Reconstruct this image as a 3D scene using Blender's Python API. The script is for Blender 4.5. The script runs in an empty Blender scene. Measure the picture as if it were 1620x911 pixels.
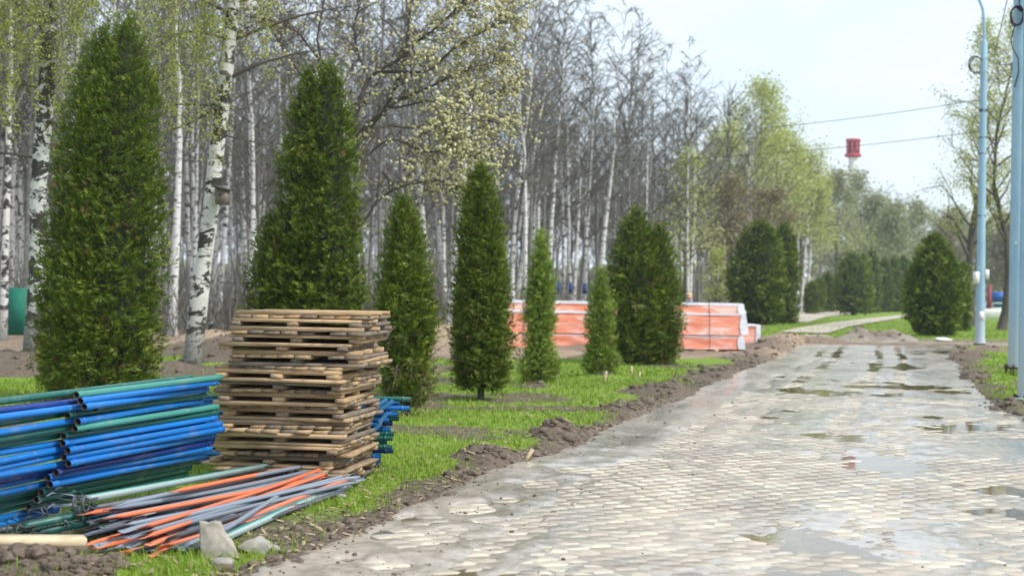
import bpy, math, random
import numpy as np
from mathutils import Matrix, Vector

random.seed(7)
RNG = np.random.default_rng(7)
SC = bpy.context.scene
COL = SC.collection
PI = math.pi

# ------------------------------------------------------------------ camera
F = 2400.0                       # focal length in pixels of the 1620 px wide photograph
CAM_H = 1.5
ROLL = 0.9
CAM_R = Matrix.Rotation(math.radians(90.227), 3, 'X') @ Matrix.Rotation(math.radians(ROLL), 3, 'Z')
cam_data = bpy.data.cameras.new('camera')
cam = bpy.data.objects.new('camera', cam_data)
COL.objects.link(cam)
cam.matrix_world = Matrix.Translation((0, 0, CAM_H)) @ CAM_R.to_4x4()
cam_data.sensor_fit = 'HORIZONTAL'
cam_data.sensor_width = 36.0
cam_data.lens = 36.0 * F / 1620.0
cam_data.clip_end = 6000.0
cam_data.dof.use_dof = True
cam_data.dof.focus_distance = 12.0
cam_data.dof.aperture_fstop = 2.5
SC.camera = cam

# ------------------------------------------------------------------ light
SUN_EL, SUN_AZ = 46.0, 118.0      # azimuth clockwise from +Y
SC.view_settings.view_transform = 'Standard'
SC.view_settings.look = 'None'
SC.view_settings.exposure = 0.97
SC.view_settings.gamma = 1.0
SC.view_settings.use_curve_mapping = False
SC.cycles.max_bounces = 8
SC.cycles.transparent_max_bounces = 8
world = bpy.data.worlds.new('World')
SC.world = world
world.use_nodes = True
wn = world.node_tree
wn.nodes.clear()
w_out = wn.nodes.new('ShaderNodeOutputWorld')
w_bg = wn.nodes.new('ShaderNodeBackground')
w_bg.inputs['Strength'].default_value = 0.1
w_sky = wn.nodes.new('ShaderNodeTexSky')
w_sky.sky_type = 'NISHITA'
w_sky.sun_disc = False
w_sky.sun_elevation = math.radians(SUN_EL)
w_sky.sun_rotation = math.radians(SUN_AZ)
w_tc = wn.nodes.new('ShaderNodeTexCoord')
w_map = wn.nodes.new('ShaderNodeMapping')
w_map.inputs['Scale'].default_value = (1.0, 1.0, 2.6)
w_no = wn.nodes.new('ShaderNodeTexNoise')
w_no.inputs['Scale'].default_value = 2.6
w_no.inputs['Detail'].default_value = 6.0
w_no.inputs['Roughness'].default_value = 0.55
w_ramp = wn.nodes.new('ShaderNodeValToRGB')
w_ramp.color_ramp.elements[0].position = 0.30
w_ramp.color_ramp.elements[0].color = (0.50, 0.50, 0.50, 1)
w_ramp.color_ramp.elements[1].position = 0.55
w_ramp.color_ramp.elements[1].color = (0.97, 0.97, 0.97, 1)
w_mix = wn.nodes.new('ShaderNodeMix')
w_mix.data_type = 'RGBA'
w_mix.inputs[7].default_value = (5.25, 5.9, 6.45, 1)     # the overcast veil
wn.links.new(w_tc.outputs['Generated'], w_map.inputs['Vector'])
wn.links.new(w_map.outputs['Vector'], w_no.inputs['Vector'])
wn.links.new(w_no.outputs['Fac'], w_ramp.inputs['Fac'])
wn.links.new(w_ramp.outputs['Color'], w_mix.inputs[0])
wn.links.new(w_sky.outputs['Color'], w_mix.inputs[6])
wn.links.new(w_mix.outputs[2], w_bg.inputs['Color'])
wn.links.new(w_bg.outputs['Background'], w_out.inputs['Surface'])

sun_data = bpy.data.lights.new('sun', 'SUN')
sun = bpy.data.objects.new('sun', sun_data)
COL.objects.link(sun)
sun_data.energy = 1.9
sun_data.angle = math.radians(14)
sun_data.color = (1.0, 0.96, 0.9)
_el, _az = math.radians(SUN_EL), math.radians(SUN_AZ)
_sd = Vector((math.sin(_az) * math.cos(_el), math.cos(_az) * math.cos(_el), math.sin(_el)))
sun.rotation_euler = _sd.to_track_quat('Z', 'Y').to_euler()


# ------------------------------------------------------------------ where things stand
def ray(px, py):
    return CAM_R @ Vector(((px - 810.0) / F, -(py - 455.5) / F, -1.0))


def at(px, py, z=0.0):
    """point at height z seen at photograph pixel px, py"""
    d = ray(px, py)
    t = (z - CAM_H) / d.z
    return Vector((d.x * t, d.y * t, z))


def atD(px, py, D):
    d = ray(px, py)
    t = D / d.y
    return Vector((d.x * t, D, CAM_H + d.z * t))


# ------------------------------------------------------------------ noise
def _hash(ix, iy, iz):
    h = (ix.astype(np.int64) * 374761393 + iy.astype(np.int64) * 668265263 + iz.astype(np.int64) * 2147483647) & 0xffffffff
    h = ((h ^ (h >> 13)) * 1274126177) & 0xffffffff
    h = ((h ^ (h >> 16)) * 2246822519) & 0xffffffff
    return ((h ^ (h >> 15)) & 0xffff) / 65535.0


def vnoise(x, y, z=0.0):
    x, y, z = np.broadcast_arrays(np.asarray(x, float), np.asarray(y, float), np.asarray(z, float))
    ix, iy, iz = np.floor(x), np.floor(y), np.floor(z)
    fx, fy, fz = x - ix, y - iy, z - iz
    fx, fy, fz = [f * f * (3 - 2 * f) for f in (fx, fy, fz)]
    r = 0
    for a in (0, 1):
        for b in (0, 1):
            for c in (0, 1):
                w = (fx if a else 1 - fx) * (fy if b else 1 - fy) * (fz if c else 1 - fz)
                r = r + w * _hash(ix + a, iy + b, iz + c)
    return r


def fbm(x, y, z=0.0, oct=4, lac=2.03, gain=0.5):
    s, a, tot = 0, 1.0, 0
    for k in range(oct):
        s = s + a * vnoise(np.asarray(x) * lac ** k + 17.3 * k, np.asarray(y) * lac ** k - 9.1 * k, np.asarray(z) * lac ** k + 3.7 * k)
        tot += a
        a *= gain
    return s / tot


def sstep(a, b, x):
    t = np.clip((np.asarray(x, float) - a) / (b - a), 0, 1)
    return t * t * (3 - 2 * t)


# ------------------------------------------------------------------ mesh helpers
class MB:
    """collects pieces of ONE mesh"""
    def __init__(self):
        self.V, self.Q, self.T, self.A, self.M = [], [], [], [], []
        self.n = 0
        self.mi = 0

    def add(self, v, q=None, t=None, a=0.5):
        v = np.asarray(v, float).reshape(-1, 3)
        self.V.append(v)
        self.A.append(np.broadcast_to(np.asarray(a, float), (len(v),)))
        if q is not None and len(q):
            q = np.asarray(q, int).reshape(-1, 4) + self.n
            self.Q.append((q, self.mi))
        if t is not None and len(t):
            t = np.asarray(t, int).reshape(-1, 3) + self.n
            self.T.append((t, self.mi))
        self.n += len(v)
        return self

    def tube(self, P, R, sides=6, caps=False, a=0.5):
        P = np.asarray([tuple(p) for p in P], float)
        n = len(P)
        R = np.broadcast_to(np.asarray(R, float), (n,))
        T = np.gradient(P, axis=0)
        T /= np.linalg.norm(T, axis=1)[:, None] + 1e-12
        m = T.mean(0)
        ref = np.array((1.0, 0, 0)) if abs(m[0]) < 0.7 * np.linalg.norm(m) + 1e-9 else np.array((0, 0, 1.0))
        A = np.cross(T, ref)
        A /= np.linalg.norm(A, axis=1)[:, None] + 1e-12
        B = np.cross(T, A)
        th = np.arange(sides) * 2 * PI / sides
        V = P[:, None] + R[:, None, None] * (np.cos(th)[None, :, None] * A[:, None] + np.sin(th)[None, :, None] * B[:, None])
        i = np.arange(n - 1)[:, None] * sides
        j = np.arange(sides)[None]
        k = (j + 1) % sides
        q = np.stack([i + j, i + k, i + sides + k, i + sides + j], -1).reshape(-1, 4)
        self.add(V.reshape(-1, 3), q, None, a)
        if caps:
            for end, s in ((0, 1), (n - 1, -1)):
                ring = V[end]
                vv = np.vstack([ring, P[end]])
                tt = [(sides, (x + 1) % sides, x)[::s] for x in range(sides)]
                self.add(vv, None, tt, a)
        return self

    def hollow(self, p, q, r, wall=0.004, sides=12, depth=0.25):
        """a pipe with open ends that one can look into"""
        p, q = Vector(p), Vector(q)
        d = (q - p).normalized()
        self.tube([p, q], r, sides)
        for e, s in ((p, 1), (q, -1)):
            self.tube([e, e + d * 0.0008 * s, e + d * depth * s], [r, r - wall, r - wall], sides)
        return self

    def box(self, c, s, rot=None, jit=0.0, a=0.5):
        c = np.asarray(tuple(c), float)
        h = np.asarray(s, float) / 2
        v = np.array([(x, y, z) for x in (-1, 1) for y in (-1, 1) for z in (-1, 1)], float) * h
        if jit:
            v += RNG.normal(0, jit, v.shape)
        if rot is not None:
            v = v @ np.array(rot).T
        q = [(0, 1, 3, 2), (4, 6, 7, 5), (0, 4, 5, 1), (2, 3, 7, 6), (0, 2, 6, 4), (1, 5, 7, 3)]
        return self.add(v + c, q, None, a)

    def beam(self, p, q, w, h, a=0.5):
        """box section from p to q, w across (horizontal), h high"""
        p, q = np.asarray(tuple(p), float), np.asarray(tuple(q), float)
        d = q - p
        L = np.linalg.norm(d)
        d /= L
        s = np.cross(d, (0, 0, 1.0))
        s /= np.linalg.norm(s)
        u = np.cross(s, d)
        R = np.stack([d, s, u], 1)
        return self.box((p + q) / 2, (L, w, h), R, 0, a)

    def build(self, name, mats, parent=None, smooth=False, attr=True):
        V = np.vstack(self.V) if self.V else np.zeros((0, 3))
        me = bpy.data.meshes.new(name)
        qs = [x for x, _ in self.Q]
        ts = [x for x, _ in self.T]
        nq = sum(len(x) for x in qs)
        nt = sum(len(x) for x in ts)
        loops = np.concatenate([x.ravel() for x in qs] + [x.ravel() for x in ts]) if nq + nt else np.zeros(0, int)
        starts = np.concatenate([np.arange(nq) * 4, nq * 4 + np.arange(nt) * 3])
        tot = np.concatenate([np.full(nq, 4), np.full(nt, 3)])
        mi = np.concatenate([np.full(len(x), m) for x, m in self.Q] + [np.full(len(x), m) for x, m in self.T]) if nq + nt else np.zeros(0, int)
        me.vertices.add(len(V))
        me.vertices.foreach_set('co', V.ravel().astype(np.float32))
        me.loops.add(len(loops))
        me.loops.foreach_set('vertex_index', loops.astype(np.int32))
        me.polygons.add(nq + nt)
        me.polygons.foreach_set('loop_start', starts.astype(np.int32))
        me.polygons.foreach_set('loop_total', tot.astype(np.int32))
        me.polygons.foreach_set('material_index', mi.astype(np.int32))
        if smooth:
            me.polygons.foreach_set('use_smooth', np.ones(nq + nt, bool))
        if attr:
            at_ = me.attributes.new('tint', 'FLOAT', 'POINT')
            at_.data.foreach_set('value', np.concatenate(self.A).astype(np.float32))
        for m in (mats if isinstance(mats, (list, tuple)) else [mats]):
            me.materials.append(m)
        me.update(calc_edges=True)
        return link(name, me, parent)


def link(name, me, parent=None, loc=None, rot=None, scale=None):
    o = bpy.data.objects.new(name, me)
    COL.objects.link(o)
    if parent is not None:
        o.parent = parent
    if loc is not None:
        o.location = loc
    if rot is not None:
        o.rotation_euler = rot
    if scale is not None:
        o.scale = scale if hasattr(scale, '__len__') else (scale,) * 3
    return o


def thing(name, label, cat, loc=(0, 0, 0), rotz=0.0, group=None):
    o = bpy.data.objects.new(name, None)
    COL.objects.link(o)
    o.location = loc
    o.rotation_euler = (0, 0, rotz)
    o.empty_display_size = 0.1
    return tag(o, label, cat, group)


def tag(o, label, cat, group=None):
    o['label'] = label
    o['category'] = cat
    if group:
        o['group'] = group
    return o


def kind(o, k):
    o['kind'] = k
    return o


def smooth_mesh(me):
    me.polygons.foreach_set('use_smooth', np.ones(len(me.polygons), bool))


def noise_blob(c, r, seed, sub=1, rough=0.35, squash=(1, 1, 1)):
    """vertices and triangles of a lumpy clod"""
    v, t = ICO[sub]
    n = fbm(v[:, 0] * 1.9 + seed * 3.1, v[:, 1] * 1.9 + seed * 1.7, v[:, 2] * 1.9, 3)
    vv = v * (1 - rough + 2 * rough * n)[:, None] * r * np.asarray(squash)
    return vv + np.asarray(tuple(c)), t


def _ico():
    p = (1 + 5 ** .5) / 2
    v = np.array([(-1, p, 0), (1, p, 0), (-1, -p, 0), (1, -p, 0), (0, -1, p), (0, 1, p), (0, -1, -p), (0, 1, -p), (p, 0, -1), (p, 0, 1), (-p, 0, -1), (-p, 0, 1)], float)
    t = np.array([(0, 11, 5), (0, 5, 1), (0, 1, 7), (0, 7, 10), (0, 10, 11), (1, 5, 9), (5, 11, 4), (11, 10, 2), (10, 7, 6), (7, 1, 8), (3, 9, 4), (3, 4, 2), (3, 2, 6), (3, 6, 8), (3, 8, 9), (4, 9, 5), (2, 4, 11), (6, 2, 10), (8, 6, 7), (9, 8, 1)])
    v /= np.linalg.norm(v, axis=1)[:, None]
    out = {0: (v, t)}
    for s in (1, 2, 3):
        vl, nt, mid = [tuple(x) for x in v], [], {}
        def m(a, b):
            k = (min(a, b), max(a, b))
            if k not in mid:
                w = np.array(vl[a]) + np.array(vl[b])
                vl.append(tuple(w / np.linalg.norm(w)))
                mid[k] = len(vl) - 1
            return mid[k]
        for a, b, c in t:
            ab, bc, ca = m(a, b), m(b, c), m(c, a)
            nt += [(a, ab, ca), (b, bc, ab), (c, ca, bc), (ab, bc, ca)]
        v, t = np.array(vl), np.array(nt)
        out[s] = (v, t)
    return out


ICO = _ico()


# ------------------------------------------------------------------ materials
class NT:
    def __init__(self, name):
        self.m = bpy.data.materials.new(name)
        self.m.use_nodes = True
        self.t = self.m.node_tree
        self.b = self.t.nodes['Principled BSDF']
        self.out = self.t.nodes['Material Output']

    def n(self, typ, **kw):
        x = self.t.nodes.new('ShaderNode' + typ)
        for k, v in kw.items():
            setattr(x, k, v)
        return x

    def l(self, a, b):
        self.t.links.new(a, b)

    def set(self, sock, v):
        if hasattr(v, 'links') or hasattr(v, 'is_linked'):
            self.l(v, sock)
        elif isinstance(v, (tuple, list)) and len(v) == 3 and sock.type == 'RGBA':
            sock.default_value = (*v, 1)
        else:
            sock.default_value = v

    def coord(self, which='Object', scale=(1, 1, 1)):
        if which == 'World':
            c = self.n('NewGeometry').outputs['Position']
        else:
            c = self.n('TexCoord').outputs[which]
        mp = self.n('Mapping')
        mp.inputs['Scale'].default_value = scale
        self.l(c, mp.inputs['Vector'])
        return mp.outputs['Vector']

    def noise(self, vec, scale=5, detail=4, rough=0.55, dist=0.0):
        x = self.n('TexNoise')
        x.inputs['Scale'].default_value = scale
        x.inputs['Detail'].default_value = detail
        x.inputs['Roughness'].default_value = rough
        x.inputs['Distortion'].default_value = dist
        self.l(vec, x.inputs['Vector'])
        return x.outputs['Fac']

    def ramp(self, fac, *stops):
        x = self.n('ValToRGB')
        e = x.color_ramp.elements
        while len(e) < len(stops):
            e.new(0.5)
        for el, (p, c) in zip(e, stops):
            el.position = p
            el.color = (*c, 1) if isinstance(c, (tuple, list)) else (c, c, c, 1)
        self.l(fac, x.inputs['Fac'])
        return x.outputs['Color']

    def mix(self, fac, a, b, mode='MIX'):
        x = self.n('Mix', data_type='RGBA', blend_type=mode)
        self.set(x.inputs[0], fac)
        self.set(x.inputs[6], a)
        self.set(x.inputs[7], b)
        return x.outputs[2]

    def math(self, op, a, b=0.0, clamp=False):
        x = self.n('Math', operation=op, use_clamp=clamp)
        self.set(x.inputs[0], a)
        self.set(x.inputs[1], b)
        return x.outputs[0]

    def attr(self, name='tint'):
        return self.n('Attribute', attribute_name=name).outputs['Fac']

    def rand(self):
        return self.n('ObjectInfo').outputs['Random']

    def bump(self, h, strength=0.4, dist=0.01):
        x = self.n('Bump')
        x.inputs['Strength'].default_value = strength
        x.inputs['Distance'].default_value = dist
        self.l(h, x.inputs['Height'])
        self.l(x.outputs['Normal'], self.b.inputs['Normal'])

    def col(self, c, rough=0.6, metal=0.0, spec=0.5):
        self.set(self.b.inputs['Base Color'], c)
        self.set(self.b.inputs['Roughness'], rough)
        self.b.inputs['Metallic'].default_value = metal
        self.b.inputs['Specular IOR Level'].default_value = spec
        return self.m


def foliage_mat(name, dark, mid, light, trans=0.25, rough=0.55, vary=0.35):
    t = NT(name)
    a = t.attr()
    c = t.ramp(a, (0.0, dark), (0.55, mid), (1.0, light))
    n = t.noise(t.coord('World'), 1.6, 3)
    c = t.mix(vary, c, t.ramp(n, (0.35, tuple(x * 0.62 for x in mid)), (0.65, tuple(x * 1.25 for x in mid))))
    t.col(c, rough, spec=0.3)
    tr = t.n('BsdfTranslucent')
    t.l(c, tr.inputs['Color'])
    ms = t.n('MixShader')
    ms.inputs[0].default_value = trans
    t.l(t.b.outputs[0], ms.inputs[1])
    t.l(tr.outputs[0], ms.inputs[2])
    t.l(ms.outputs[0], t.out.inputs['Surface'])
    return t.m


def painted_metal(name, c, wear=(0.30, 0.27, 0.24), worn=0.62, rough=0.34):
    t = NT(name)
    v = t.coord('Object')
    n = t.noise(v, 9, 6, 0.7)
    base = t.mix(t.noise(v, 2.5, 3), tuple(x * 0.72 for x in c), tuple(min(1, x * 1.2) for x in c))
    rb = t.rand()
    base = t.mix(t.math('MULTIPLY', rb, 0.5), base, tuple(x * 0.55 for x in c))
    dust = t.noise(t.coord('World', (1, 1, 1)), 5, 5, 0.7)
    base = t.mix(t.ramp(dust, (0.55, 0.0), (0.78, 0.35)), base, (0.34, 0.31, 0.27))
    base = t.mix(t.ramp(n, (worn, 0.0), (worn + 0.06, 0.85)), base, wear)
    t.bump(n, 0.15, 0.003)
    return t.col(base, t.ramp(n, (0.4, rough), (0.75, 0.65)))


M = {}
# -- terrain
t = NT('soil_and_turf')
v = t.coord('World')
n1, n2, n3 = t.noise(v, 1.2, 6, 0.62), t.noise(v, 14, 5, 0.65), t.noise(v, 60, 3, 0.7)
soil = t.ramp(n2, (0.25, (0.065, 0.047, 0.034)), (0.5, (0.150, 0.116, 0.088)), (0.75, (0.26, 0.21, 0.165)))
soil = t.mix(t.ramp(n1, (0.4, 0.0), (0.62, 0.55)), soil, (0.12, 0.092, 0.07))
tan = t.ramp(n2, (0.3, (0.17, 0.115, 0.075)), (0.5, (0.36, 0.26, 0.18)), (0.72, (0.50, 0.40, 0.30)))
soil = t.mix(t.attr('tan'), soil, tan)
turf = t.ramp(n2, (0.3, (0.12, 0.175, 0.02)), (0.55, (0.19, 0.30, 0.028)), (0.75, (0.28, 0.36, 0.05)))
edge = t.math('ADD', t.attr('turf'), t.math('MULTIPLY', t.math('SUBTRACT', n2, 0.5), 0.9))
c = t.mix(t.ramp(edge, (0.40, 0.0), (0.60, 1.0)), soil, turf)
pale = t.math('ADD', t.attr('pale'), t.math('MULTIPLY', t.math('SUBTRACT', n1, 0.5), 0.5))
c = t.mix(t.ramp(pale, (0.42, 0.0), (0.58, 1.0)), c, (0.42, 0.37, 0.31))
t.bump(t.math('ADD', n2, t.math('MULTIPLY', n3, 0.5)), 0.8, 0.03)
M['soil'] = t.col(c, 0.85, spec=0.25)

t = NT('clod_soil')
v = t.coord('World')
n2 = t.noise(v, 22, 5, 0.7)
c = t.ramp(n2, (0.25, (0.065, 0.047, 0.034)), (0.5, (0.155, 0.120, 0.092)), (0.78, (0.27, 0.22, 0.175)))
t.bump(n2, 0.9, 0.02)
M['clod'] = t.col(c, 0.9, spec=0.2)

# -- mud between and over the pavers
t = NT('wet_mud')
v = t.coord('World')
vr = t.n('VectorRotate', rotation_type='Z_AXIS')
vr.inputs['Angle'].default_value = math.radians(15)
t.l(v, vr.inputs['Vector'])
mp = t.n('Mapping')
mp.inputs['Scale'].default_value = (1.0, 0.28, 1.0)
t.l(vr.outputs[0], mp.inputs['Vector'])
streak = t.noise(mp.outputs[0], 2.2, 6, 0.65)
n2, n3 = t.noise(v, 9, 5, 0.65), t.noise(v, 70, 3, 0.7)
c = t.ramp(n2, (0.28, (0.24, 0.19, 0.145)), (0.5, (0.43, 0.365, 0.295)), (0.74, (0.55, 0.48, 0.395)))
c = t.mix(t.ramp(streak, (0.545, 0.0), (0.66, 0.75)), c, (0.19, 0.15, 0.11))
c = t.mix(t.ramp(t.noise(v, 45, 4, 0.7), (0.60, 0.0), (0.68, 0.6)), c, (0.15, 0.12, 0.095))
t.bump(t.math('ADD', n2, t.math('MULTIPLY', n3, 0.5)), 0.6, 0.015)
rg = t.ramp(t.noise(mp.outputs[0], 1.3, 5, 0.62), (0.42, 0.17), (0.60, 0.48))
M['mud'] = t.col(c, rg, spec=0.65)
t.set(t.b.inputs['Coat Weight'], t.ramp(t.noise(mp.outputs[0], 0.8, 5, 0.65), (0.44, 1.0), (0.66, 0.35)))
t.b.inputs['Coat Roughness'].default_value = 0.16


def paver_mat(name, single):
    t = NT(name)
    v = t.coord('World')
    a = t.rand() if single else t.attr()
    c = t.ramp(a, (0.0, (0.44, 0.37, 0.27)), (0.35, (0.62, 0.545, 0.42)), (0.8, (0.70, 0.625, 0.49)), (1.0, (0.58, 0.45, 0.35)))
    n2, n3 = t.noise(v, 5.5, 6, 0.7), t.noise(v, 90, 3, 0.7)
    film = t.noise(v, 1.35, 5, 0.62)
    f = t.math('ADD', t.math('MULTIPLY', film, 0.65), t.math('MULTIPLY', n2, 0.45))
    c = t.mix(t.ramp(f, (0.50, 0.06), (0.60, 0.9)), c, t.ramp(n2, (0.3, (0.27, 0.22, 0.17)), (0.7, (0.45, 0.385, 0.31))))
    c = t.mix(t.math('MULTIPLY', n3, 0.25), c, (0.33, 0.29, 0.24))
    t.bump(n3, 0.25, 0.003)
    t.set(t.b.inputs['Coat Weight'], t.ramp(film, (0.42, 0.0), (0.62, 0.75)))
    t.b.inputs['Coat Roughness'].default_value = 0.2
    return t.col(c, t.ramp(film, (0.35, 0.30), (0.6, 0.6)), spec=0.45)


M['paver'] = paver_mat('cream_paver', False)
M['paver_single'] = paver_mat('cream_paver_single', True)

t = NT('puddle_water')
fr = t.n('Fresnel')
fr.inputs['IOR'].default_value = 1.33
gl = t.n('BsdfGlossy')
gl.inputs['Roughness'].default_value = 0.03
gl.inputs['Color'].default_value = (1, 1, 1, 1)
murk = t.n('BsdfDiffuse')
murk.inputs['Color'].default_value = (0.30, 0.245, 0.17, 1)
tr = t.n('BsdfTransparent')
tr.inputs['Color'].default_value = (0.85, 0.79, 0.70, 1)
m1, m2 = t.n('MixShader'), t.n('MixShader')
m1.inputs[0].default_value = 0.4
t.l(tr.outputs[0], m1.inputs[1]); t.l(murk.outputs[0], m1.inputs[2])
t.l(fr.outputs[0], m2.inputs[0]); t.l(m1.outputs[0], m2.inputs[1]); t.l(gl.outputs[0], m2.inputs[2])
bp = t.n('Bump'); bp.inputs['Strength'].default_value = 0.05; bp.inputs['Distance'].default_value = 0.01
t.l(t.noise(t.coord('World'), 9, 2), bp.inputs['Height'])
t.l(bp.outputs[0], gl.inputs['Normal'])
t.l(m2.outputs[0], t.out.inputs['Surface'])
M['water'] = t.m

# -- vegetation
M['grass'] = foliage_mat('grass_blades', (0.10, 0.165, 0.014), (0.205, 0.335, 0.024), (0.42, 0.45, 0.12), 0.3, 0.5, 0.2)
M['thuja'] = foliage_mat('arborvitae_sprays', (0.014, 0.028, 0.003), (0.112, 0.175, 0.011), (0.54, 0.55, 0.07), 0.18, 0.5, 0.25)
M['thuja_young'] = foliage_mat('young_arborvitae_sprays', (0.06, 0.11, 0.012), (0.23, 0.33, 0.042), (0.50, 0.58, 0.11), 0.2, 0.5, 0.25)
M['spring_leaf'] = foliage_mat('spring_leaves', (0.26, 0.30, 0.05), (0.42, 0.45, 0.09), (0.56, 0.57, 0.16), 0.35, 0.5, 0.15)
M['willow_leaf'] = foliage_mat('willow_leaves', (0.34, 0.38, 0.10), (0.50, 0.54, 0.17), (0.62, 0.66, 0.27), 0.35, 0.5, 0.2)
M['olive_leaf'] = foliage_mat('olive_leaves', (0.22, 0.24, 0.12), (0.34, 0.36, 0.185), (0.46, 0.48, 0.25), 0.35, 0.5, 0.2)
M['russet_leaf'] = foliage_mat('russet_leaves', (0.16, 0.13, 0.07), (0.27, 0.22, 0.13), (0.36, 0.32, 0.17), 0.3, 0.5, 0.2)
M['catkin'] = foliage_mat('catkins', (0.48, 0.45, 0.22), (0.66, 0.62, 0.34), (0.80, 0.76, 0.50), 0.2, 0.7, 0.1)


def plain(name, c, rough=0.6, scale=6, amt=0.3, bump=0.0, metal=0.0, spec=0.4):
    t = NT(name)
    n = t.noise(t.coord('Object'), scale, 5, 0.65)
    cc = t.ramp(n, (0.3, tuple(x * (1 - amt) for x in c)), (0.7, tuple(min(1, x * (1 + amt)) for x in c)))
    if bump:
        t.bump(n, bump, 0.02)
    return t.col(cc, rough, metal, spec)


M['thuja_far'] = foliage_mat('lightened_arborvitae_sprays', (0.035, 0.06, 0.010), (0.14, 0.20, 0.022), (0.40, 0.42, 0.07), 0.2, 0.5, 0.2)  # thuja greens with brightness put into the colour for the far row; edges yellowish
M['thuja_core'] = plain('arborvitae_dark_core', (0.022, 0.026, 0.012), 0.9, 8, 0.5)
M['dark_bark'] = plain('dark_bark', (0.085, 0.072, 0.06), 0.9, 9, 0.45, 0.7)
M['grey_bark'] = plain('grey_bark', (0.20, 0.193, 0.178), 0.9, 9, 0.45, 0.6)
M['twig'] = plain('bare_twigs', (0.140, 0.132, 0.112), 0.85, 3, 0.3)
M['twig_dark'] = plain('dark_twigs', (0.095, 0.08, 0.07), 0.85, 3, 0.3)
M['twig_pale'] = plain('pale_twigs', (0.30, 0.27, 0.24), 0.85, 3, 0.3)
M['dead_spray'] = plain('dead_sprays', (0.20, 0.11, 0.05), 0.8, 3, 0.4)
M['dead_twig'] = plain('dead_twigs', (0.30, 0.22, 0.165), 0.9, 5, 0.35)


def birch_mat(name, white, dark_base, amount):
    t = NT(name)
    v = t.coord('Object')
    sp = t.n('SeparateXYZ')
    t.l(v, sp.inputs[0])
    v1 = t.coord('Object', (3.2, 3.2, 9.0))
    v2 = t.coord('Object', (1.8, 1.8, 2.6))
    marks = t.noise(v1, 1.0, 4, 0.6)
    blot = t.noise(v2, 1.5, 5, 0.68, 0.4)
    c = t.mix(t.noise(v, 4, 4), tuple(x * 0.72 for x in white), white)
    c = t.mix(t.ramp(marks, (0.565, 0.0), (0.61, 0.9)), c, (0.055, 0.047, 0.042))
    c = t.mix(t.ramp(blot, (amount, 0.0), (amount + 0.035, 1.0)), c, (0.04, 0.034, 0.03))
    h = t.math('ADD', t.math('MULTIPLY', sp.outputs['Z'], 0.55), t.math('MULTIPLY', blot, 0.8))
    c = t.mix(t.ramp(h, (0.38, dark_base), (1.15, 0.0)), c, (0.10, 0.10, 0.085))
    t.bump(t.math('ADD', blot, marks), 0.5, 0.02)
    return t.col(c, 0.75, spec=0.3)


M['birch'] = birch_mat('birch_bark', (0.70, 0.675, 0.64), 0.9, 0.505)
M['birch_dark'] = birch_mat('birch_bark_dark', (0.62, 0.62, 0.60), 0.9, 0.475)
M['birch_far'] = birch_mat('birch_bark_far', (0.78, 0.77, 0.75), 0.5, 0.60)
M['birch_grey'] = birch_mat('birch_bark_grey', (0.54, 0.535, 0.52), 0.6, 0.57)

# -- made things
M['blue_paint'] = painted_metal('blue_paint', (0.004, 0.185, 0.60), worn=0.645)
M['navy_paint'] = painted_metal('navy_paint', (0.004, 0.035, 0.22), worn=0.68)
M['light_blue_paint'] = painted_metal('light_blue_paint', (0.06, 0.27, 0.60), worn=0.62)
M['green_paint'] = painted_metal('green_paint', (0.012, 0.13, 0.105), worn=0.66)
M['pale_green_paint'] = painted_metal('pale_green_paint', (0.06, 0.30, 0.25), worn=0.60)
M['pipe_inside'] = plain('dark_pipe_bore', (0.055, 0.036, 0.026), 0.9, 12, 0.5)  # dark brown inside of the open pipe ends
M['orange_paint'] = painted_metal('orange_paint', (0.82, 0.205, 0.085), (0.62, 0.40, 0.31), 0.64)
M['grey_steel'] = painted_metal('grey_steel_tube', (0.23, 0.275, 0.335), (0.34, 0.31, 0.29), 0.64, 0.33)
M['dark_steel'] = painted_metal('dark_steel_tube', (0.085, 0.097, 0.115), (0.22, 0.19, 0.17), 0.64, 0.42)
M['pale_steel'] = painted_metal('galvanised_tube', (0.42, 0.47, 0.52), (0.28, 0.25, 0.22), 0.66, 0.33)
M['teal_steel'] = painted_metal('teal_beam_paint', (0.40, 0.53, 0.52), (0.22, 0.21, 0.19), 0.60, 0.45)
M['hook_steel'] = painted_metal('dark_hook_steel', (0.045, 0.06, 0.06), (0.22, 0.19, 0.17), 0.6, 0.4)


def wood(name, c0, c1, grey):
    t = NT(name)
    v = t.coord('Object', (1.3, 16, 16))
    r = t.rand()
    n = t.noise(v, 2.5, 5, 0.65, 0.6)
    c = t.ramp(n, (0.3, c0), (0.68, c1))
    c = t.mix(t.ramp(r, (0.35, 0.0), (0.8, 0.9)), c, t.ramp(n, (0.3, tuple(x * 0.45 for x in grey)), (0.7, grey)))
    c = t.mix(t.ramp(r, (0.0, 0.55), (0.22, 0.0)), c, tuple(min(1, x * 1.2) for x in c1))
    c = t.mix(t.ramp(t.noise(t.coord('Object', (3, 5, 5)), 2, 3), (0.55, 0.0), (0.75, 0.5)), c, tuple(x * 0.45 for x in c0))
    t.bump(n, 0.35, 0.004)
    return t.col(c, 0.8, spec=0.25)


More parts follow.
